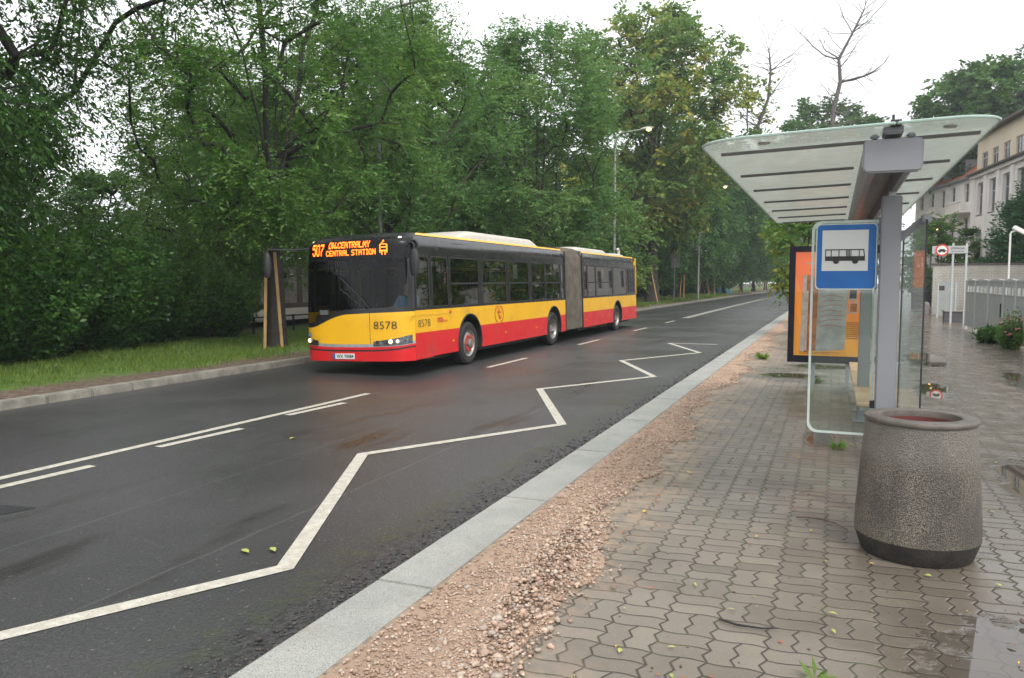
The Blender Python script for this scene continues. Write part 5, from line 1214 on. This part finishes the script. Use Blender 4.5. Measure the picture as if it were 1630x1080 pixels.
# white floodlight pole and hanging lantern
fl_ = thing('floodlight_pole', 'thin white pole with a tilted white floodlight in front of the conifer', 'lamp', (7.05, 40, .08))
MB().tube([(0, 0, 0), (0, 0, 3.85), (.04, 0, 3.95), (.18, 0, 3.98)], .04, 8).build('pole', M['white'], fl_, smooth=True)
MB().box(-.27, .27, -.14, .14, -.09, .09).map(lambda v: Vector((.32 + v.x * .82 + v.z * .5, v.y, 4.02 - v.x * .5 + v.z * .85))).build('lamp_head', M['white'], fl_, bevel=.02)
lt_ = thing('street_lantern', 'black ornamental lantern with an orange light beyond the shelter glass', 'lamp', (6.1, 60, .08))
MB().tube([(0, 0, 0), (0, 0, 6.9), (.25, 0, 7.25), (.55, 0, 7.1), (.6, 0, 6.8)], .05, 8).tube([(0, 0, 6.3), (.3, 0, 6.9), (.55, 0, 6.95)], .02, 6).build('pole', M['iron'], lt_, smooth=True)
MB().lathe([(.02, .42), (.22, .3), (.26, .25), (.2, .24)], 12, (.6, 0, 6.35)).build('lamp_cap', M['iron'], lt_)
MB().lathe([(.2, .24), (.17, .05), (.08, -.05), (.001, -.06)], 12, (.6, 0, 6.35)).build('lamp_globe', M['lampglass'], lt_)
lt_.location = (5.6, 60, -1.0)

def facade_openings(parent, wins, depth=.14, frame=M['framew'], sill=True, mull=True):
    for (u0, u1, z0, z1) in wins:
        w = MB().box(u0, u1, -.012, .0, z0, z1).build('window', M['paneg'], parent)
        t_ = .07; MB().box(u0 - .0, u0 + t_, -.04, -.014, z0, z1).box(u1 - t_, u1, -.04, -.014, z0, z1).box(u0 + t_, u1 - t_, -.04, -.014, z1 - t_, z1).box(u0 + t_, u1 - t_, -.04, -.014, z0, z0 + t_).box((u0 + u1) / 2 - .03, (u0 + u1) / 2 + .03, -.038, -.014, z0 + t_, z1 - t_).box(u0 + t_, u1 - t_, -.037, -.014, z0 + (z1 - z0) * .62, z0 + (z1 - z0) * .62 + .05).build('frame', frame, w)
        if sill: MB().box(u0 - .12, u1 + .12, -.22, -.002, z0 - .10, z0 - .002).build('sill', M['brown'], w)
def wall_with_holes(parent, name, m, u0, u1, z0, z1, wins, thick=.22, y=-.22):
    """front skin standing proud of the recessed panes: strips between openings"""
    us = sorted({u0, u1, *[q for w in wins for q in w[:2]]}); zs = sorted({z0, z1, *[q for w in wins for q in w[2:]]}); mb = MB()
    keep = {}
    for i in range(len(us) - 1):
        for j in range(len(zs) - 1):
            cu, cz = (us[i] + us[i + 1]) / 2, (zs[j] + zs[j + 1]) / 2
            keep[i, j] = not any(w[0] < cu < w[1] and w[2] < cz < w[3] for w in wins)
    for (i, j), k in keep.items():
        if not k: continue
        a, b, c, d = us[i], us[i + 1], zs[j], zs[j + 1]
        mb.add([(a, y, c), (b, y, c), (b, y, d), (a, y, d)], [(0, 1, 2, 3)])
        for (ii, jj, q) in ((i - 1, j, [(a, y, c), (a, y, d), (a, 0, d), (a, 0, c)]), (i + 1, j, [(b, y, c), (b, 0, c), (b, 0, d), (b, y, d)]), (i, j - 1, [(a, y, c), (a, 0, c), (b, 0, c), (b, y, c)]), (i, j + 1, [(a, y, d), (b, y, d), (b, 0, d), (a, 0, d)])):
            if not keep.get((ii, jj), False): mb.add(q, [(0, 1, 2, 3)])
    return mb.build(name, m, parent)
gb = thing('grey_house', 'pale grey four storey house with tall windows, brown cornice and yellowish attic', 'building', (8.8, 62, .0), R(-82.4))
UL = 24
ww = [(1.0 + 2.42 * i, 2.25 + 2.42 * i, z0, z1) for i in range(9) for (z0, z1) in ((.9, 4.56), (6.3, 8.4))]
at_ = [(1.3 + 2.05 * i, 2.45 + 2.05 * i, 9.32, 10.35) for i in range(11)]
wall_with_holes(gb, 'wall', M['render_g'], 0, UL, 0, 9.0, ww); MB().box(0, UL, .02, 11, 0, 9.0).build('core', M['render_g'], gb)
facade_openings(gb, [w for w in ww if w[0] < 24 or w[2] > 5])
mb = MB()
for i in range(10): mb.box(.30 + 2.42 * i - .14, .30 + 2.42 * i + .34, -.34, -.223, 0, 8.75)
mb.build('pilaster', M['render_g'], gb)
MB().box(-.3, UL, -.62, 11, 9.0, 9.14).build('cornice', M['brown'], gb, bevel=.02); MB().box(-.15, UL, -.42, -.222, 8.78, 8.998).build('cornice_band', M['render_g'], gb)
wall_with_holes(gb, 'attic_wall', M['render_y'], .3, UL, 9.142, 11.45, at_, y=-.1); MB().box(.3, UL, .02, 11, 9.142, 11.45).build('attic_core', M['render_y'], gb)
facade_openings(gb, at_, sill=False)
MB().box(-.1, UL, -.55, 11.2, 11.452, 11.62).build('eave', M['brown'], gb, bevel=.02)
MB().add([(0, -.4, 11.63), (UL, -.4, 11.63), (UL, 11, 11.63), (0, 11, 11.63), (3, 5, 13.6), (UL, 5, 13.6)], [(0, 1, 5, 4), (3, 4, 5, 2), (0, 4, 3), (1, 2, 5)]).build('roof', M['slate'], gb)
cb = thing('cream_house', 'cream white house with orange tiled roof and balconies behind the grey one', 'building', (12.59, 88, 0), R(-77.4))
w2 = [(u, u + 1.2, z0, z1) for u in (-15.5, -12.2, -8.95, -6.1, -2.6, .6, 3.8) for (z0, z1) in ((9.7, 11.55), (6.2, 8.2), (2.6, 4.8))]
wall_with_holes(cb, 'wall', M['render_w'], -17, 8, 0, 11.9, w2); MB().box(-17, 8, .02, 10, 0, 11.9).build('core', M['render_w'], cb); facade_openings(cb, w2, sill=False)
MB().box(-17.4, 8.3, -.7, 10.3, 11.9, 12.1).build('eave', M['slate'], cb, bevel=.02)
MB().add([(-17.3, -.6, 12.12), (8, -.6, 12.12), (8, 10, 12.12), (-17.3, 10, 12.12), (-13, 4.7, 16.6), (4.5, 4.7, 16.6)], [(0, 1, 5, 4), (3, 4, 5, 2), (0, 4, 3), (1, 2, 5)]).build('roof', M['tilered'], cb)
for u in (-9.5, -4.8): d = MB().box(u, u + 1.4, .1, 2.6, 12.6, 14.1).build('dormer', M['slate'], cb, bevel=.02); MB().box(u + .2, u + 1.2, .06, .098, 12.8, 13.8).build('dormer_window', M['paneg'], d)
MB().box(-17.2, 8.1, -.45, -.222, 8.55, 8.8).build('floor_band', M['render_w'], cb, bevel=.02)
for (u0, u1) in ((-12.8, -7.2), (-4.2, -.2)):
    b_ = MB().box(u0, u1, -1.5, -.46, 8.55, 8.75).build('balcony', M['render_w'], cb, bevel=.02); mb = MB()
    for i in range(int((u1 - u0) / .28)): mb.box(u0 + .05 + i * .28, u0 + .15 + i * .28, -1.45, -1.35, 8.752, 9.6)
    mb.box(u0, u1, -1.5, -1.3, 9.6, 9.72); mb.build('balustrade', M['render_w'], b_)
# ================================================================== LEFT SIDE furniture
def stakes(label, loc, planks):
    o = thing('tree_stakes', label, 'tree stakes', loc, group='timber stakes around the street trees')
    for (a, b) in planks:
        a, b = Vector(a), Vector(b); d = (b - a).normalized(); s = Vector((.033, .012, 0)); t = d.cross(s).normalized() * .018
        MB().add([a - s - t, a + s - t, a + s + t, a - s + t, b - s - t, b + s - t, b + s + t, b - s + t], [(0, 1, 2, 3), (4, 5, 6, 7), (0, 1, 5, 4), (1, 2, 6, 5), (2, 3, 7, 6), (3, 0, 4, 7)]).build('plank', M['timber'], o)
    return o
stakes('two tall pale planks tied to the dark trunk left of the bus', (-13.6, 16.7, .1), [((-.02, -.46, 0), (-.06, -.28, 2.55)), ((.30, -.16, 0), (.12, -.17, 2.55))])
stakes('single leaning plank on the trunk of the yellow flecked tree', (-13.3, 61.6, .1), [((.65, -1.0, 0), (-.1, -.45, 3.0))])
stakes('pair of upright planks beside the small trunk before the second lamp post', (-13.3, 76, .1), [((0, -.4, 0), (.0, -.3, 2.4)), ((-.4, -.2, 0), (-.3, -.2, 2.3))])
stakes('two planks spread against the second dark linden trunk', (-13.9, 92.2, .1), [((.7, -.5, 0), (.2, -.3, 2.9)), ((-.6, -.5, 0), (-.1, -.3, 2.9)), ((1.3, -.4, 0), (1.1, -.3, 2.7))])
stakes('bundle of crossed planks around the fourth linden', (-13.2, 121, .1), [((-.9, -.5, 0), (-.3, -.4, 3)), ((-.5, -.5, 0), (-1.2, -.4, 3.4)), ((0, -.5, 0), (-.9, -.4, 3.4)), ((.4, -.5, 0), (-.5, -.4, 3.2)), ((-.2, -.6, 0), (.6, -.4, 3.1))])
stakes('short cluster of planks around the far linden near the road end', (-12.4, 150, .1), [((k * .45 - 1, -.5, 0), (k * .42 - .9, -.4, 2.6 + .2 * (k % 2))) for k in range(5)])
# dark wrapping of the staked trunk
MB().lathe([(.31, -.1), (.27, .25), (.23, 1.0), (.21, 1.9), (.20, 2.5), (.17, 2.55)], 20).map(lambda v: Vector((v.x * (1 + .08 * math.sin(7 * math.atan2(v.y, v.x))), v.y, v.z))).build('trunk_wrap', M['bark_dark'], staked_ash, smooth=True)
M['lamppole'] = mat('galvanised_lamp_pole', (.28, .28, .27), .5, .4, var=.12)
def lamp(label, loc, H_, reach, lit=True):
    o = thing('street_lamp', label, 'street lamp', loc, group='street lamps along the far verge')
    MB().tube([(0, 0, 0), (0, 0, 3), (0, 0, H_ - .9)] + [(reach * .28 * (1 - math.cos(t)), 0, H_ - .9 + .9 * math.sin(t)) for t in frange(.2, PI / 2, .27)] + [(reach * .9, 0, H_ + .08)], [.11, .09, .06] + [.05] * 7, 10).build('pole', M['lamppole'], o, smooth=True)
    MB().grid(lambda a, q: Vector((reach * .88 + .75 * q, .15 * math.cos(a) * math.sin(PI * (.15 + .7 * q)), H_ + .12 + .04 * q + .09 * math.sin(a) * math.sin(PI * (.12 + .76 * q)))), frange(0, 2 * PI, PI / 8), frange(0, 1, .125)).build('lamp_head', M['pod'], o, smooth=True)
    MB().lathe([(.001, -.11), (.10, -.08), (.15, -.02), (.15, .02)], 14, (reach * .88 + .48, 0, H_ + .09)).build('lamp_lens', M['lampglass'] if lit else M['pod'], o, smooth=True)
    return o
lamp('curved top of a grey street lamp behind the foliage over the bus front', (-14.5, 23.3, .12), 10.9, 2.0)
lamp('lit street lamp just behind the rear half of the bus', (-12.1, 45.3, .12), 10.4, 1.7)
lamp('lit street lamp with bare grey pole on the verge beyond the bus', (-11.95, 75.5, .12), 10.4, 2.1)
bs = thing('road_sign', 'back of a grey rectangular road sign on a thin pole beyond the bus', 'sign', (-12.8, 68, .12))
MB().tube([(0, 0, 0), (0, 0, 4.2)], .035, 8).build('pole', M['lamppole'], bs); MB().box(-.3, .45, -.02, .0, 2.9, 4.1).build('sign_plate', M['lamppole'], bs, bevel=.01)
kr = thing('knee_rail', 'low dark rail on short posts along the park path', 'railing', (-17.2, 16, .2))
MB().tube([(0, 0, .52), (0, 40, .52)], .025, 6).build('rail', M['iron'], kr)
for i in range(21): MB().box(-.03, .03, i * 2 - .03, i * 2 + .03, 0, .56).build('post', M['iron'], kr)
wf = thing('park_fence', 'white panelled fence with square holes and dark pillars across the park path', 'fence', (-27.6, 27, .35))
for i in range(16):
    y = i * 2.2; MB().box(-.15, .15, y - .15, y + .15, -.2, 2.45).build('pillar', M['brown'], wf)
    mb = MB(); a, b = y + .152, y + 2.048
    hs_ = [(a + (b - a) * q - .12, a + (b - a) * q + .12, z, z + .24) for q in (.2, .5, .8) for z in (1.2, 1.7)]
    ysn = sorted({a, b, *[k for h in hs_ for k in h[:2]]}); zsn = sorted({.35, 2.3, *[k for h in hs_ for k in h[2:]]})
    for p in range(len(ysn) - 1):
        for q in range(len(zsn) - 1):
            cy_, cz_ = (ysn[p] + ysn[p + 1]) / 2, (zsn[q] + zsn[q + 1]) / 2
            if not any(h[0] < cy_ < h[1] and h[2] < cz_ < h[3] for h in hs_): mb.add([(0, ysn[p], zsn[q]), (0, ysn[p + 1], zsn[q]), (0, ysn[p + 1], zsn[q + 1]), (0, ysn[p], zsn[q + 1])], [(0, 1, 2, 3)])
    mb.build('panel', M['stonepost'], wf)
MB().box(-.12, .12, 0, 35, -.3, .34).build('plinth', M['brown'], wf)
ps = thing('wall_poster', 'teal and white poster hanging on the white park fence', 'poster', (-27.4, 37.0, 1.0))
MB().add([(0, -.5, 0), (0, .5, 0), (0, .5, 1.9), (0, -.5, 1.9)], [(0, 1, 2, 3)]).build('sheet', M['white'], ps)
MB().add([(.006, .0, .02), (.006, .48, .02), (.006, .48, 1.88), (.006, .2, 1.88)], [(0, 1, 2, 3)]).build('print', mat('teal_print', (.01, .27, .29), .5), ps)
tp = thing('covered_heap', 'low heap under a turquoise tarpaulin on the far verge', 'tarpaulin', (-14.5, 112, .12))
MB().grid(lambda a, q: Vector((1.5 * (1 - q) ** .6 * math.cos(a) * (1 + .12 * math.sin(3 * a)), 1.1 * (1 - q) ** .6 * math.sin(a), .95 * q * (1 + .15 * math.sin(5 * a)))), frange(0, 2 * PI, PI / 12), frange(0, 1, .1)).build('tarpaulin', mat('turquoise_tarpaulin', (.01, .20, .26), .5, var=.2), tp, smooth=True)

# ================================================================== puddles, leaves, twigs, weeds
lfm = [mat('fallen_yellow_leaf', (.55, .36, .04), .6, var=.2, vs=30), mat('fallen_pale_green_leaf', (.36, .38, .10), .6, var=.2, vs=30), mat('fallen_rusty_leaf', (.36, .13, .045), .6, var=.3, vs=30)]
base_l = []
for i, m in enumerate(lfm):
    mb = MB(); n = 7
    mb.grid(lambda u, v: Vector(((u - .5) * .055, v * .010 * math.sin(PI * (u * .94 + .03)), .004 + .006 * math.sin(PI * u) + .003 * v * v)), frange(0, 1, 1 / n), [-1, 0, 1])
    base_l.append(mb.build('fallen_leaf', m))
for o in base_l: tag(o, 'narrow yellow or rusty fallen leaf lying on the grey paving', 'leaf', 'fallen leaves on the paving and road')
first = True; r_ = random.Random(12)
for k in range(95):
    o = base_l[k] if k < 3 else base_l[r_.choice((0, 1, 1, 2, 2))].copy()
    if k >= 3: C.objects.link(o)
    y = 3.3 + 6.5 * r_.random() ** 1.5; x = r_.uniform(-1.45, 1.2) * (.4 + .1 * y)
    o.location = (max(-1.9, min(1.6, x)), y, .088); o.rotation_euler = (r_.uniform(-.3, .3), r_.uniform(-.2, .2), r_.uniform(0, 6.28)); s = r_.uniform(.4, 1.0); o.scale = (s, s * r_.uniform(.7, 1.5), s)
for (x, y) in ((-3.62, 4.35), (-3.78, 4.25), (-6.0, 7.6)):
    o = base_l[1].copy(); C.objects.link(o); o.location = (x, y, .008); o.rotation_euler = (0, 0, r_.uniform(0, 3)); o.scale = (1.8, 2.2, 1)
M['twig'] = mat('brown_twig', (.11, .06, .04), .7, var=.3, vs=20)
tw = MB().tube([(-.22, 6.28, .094), (-.13, 6.30, .098), (-.03, 6.27, .10), (.06, 6.22, .098), (.14, 6.10, .094)], [.005, .006, .006, .005, .004], 6).tube([(-.03, 6.27, .10), (.01, 6.31, .12)], .003, 5).build('twig', M['twig']); tag(tw, 'long thin reddish twig lying to the left of the bin', 'twig')
tw = MB().tube([(-.52, 4.19, .096), (-.42, 4.15, .098), (-.30, 4.16, .096), (-.22, 4.20, .094)], [.007, .007, .005, .003], 6).build('twig', M['bark_dark']); tag(tw, 'short dark twig lying among leaves on the front paving', 'twig')
ck = tag(stones('red_chip', np.array([[-.20, 4.05, .09]]), np.array([.012]), M['stone'], np.array([(.5, .12, .05)])), 'small rusty red leaf litter chip on the front paving', 'chip')
st_ = tag(stones('loose_stone', np.array([[.98, 4.75, .105]]), np.array([.022]), M['stone'], np.array([(.12, .07, .06)])), 'single dark stone on wet paving at the lower right, in front of the bin', 'stone')
def weed(label, loc, n, L, seed):
    rg = np.random.default_rng(seed); o = thing('weed', label, 'weed', loc); a = rg.uniform(0, 6.28, n); el = rg.uniform(.15, .9, n)
    D = np.stack([np.cos(a) * np.cos(el), np.sin(a) * np.cos(el), np.sin(el)], -1); V, T = leaves(D * .01, D, L * rg.uniform(.6, 1.1, n), L * .28 * np.ones(n), np.stack([rg.uniform(.6, 1, n), rg.uniform(0, .1, n)], -1))
    fast_mesh('leaf_tuft', V, np.arange(len(V)).reshape(-1, 4), GREEN['yel'], o, tone=T)
weed('small green weed sprouting at the bottom edge of the photo', (-.03, 3.72, .085), 11, .10, 5)
weed('thin weed growing in a joint left of the glass sign panel foot', (.08, 9.15, .085), 22, .13, 6)
weed('weed tuft growing under the poster panel', (-.25, 14.9, .085), 30, .16, 7)
weed('weed tuft by the kerb left of the poster panel', (-1.5, 19.0, .085), 50, .22, 8)

# ------------------------------------------------------------------ moist air
hz = bpy.data.materials.new('moist_air'); hz.use_nodes = True; nn = hz.node_tree.nodes; nn.clear()
vo = nn.new('ShaderNodeVolumePrincipled'); vo.inputs['Color'].default_value = (.86, .92, .96, 1); vo.inputs['Density'].default_value = .0007; vo.inputs['Anisotropy'].default_value = .1
out = nn.new('ShaderNodeOutputMaterial'); hz.node_tree.links.new(vo.outputs[0], out.inputs['Volume'])
tag(MB().box(-402, 402, -122, 522, -1.1, 32).build('haze', hz), kind='stuff')
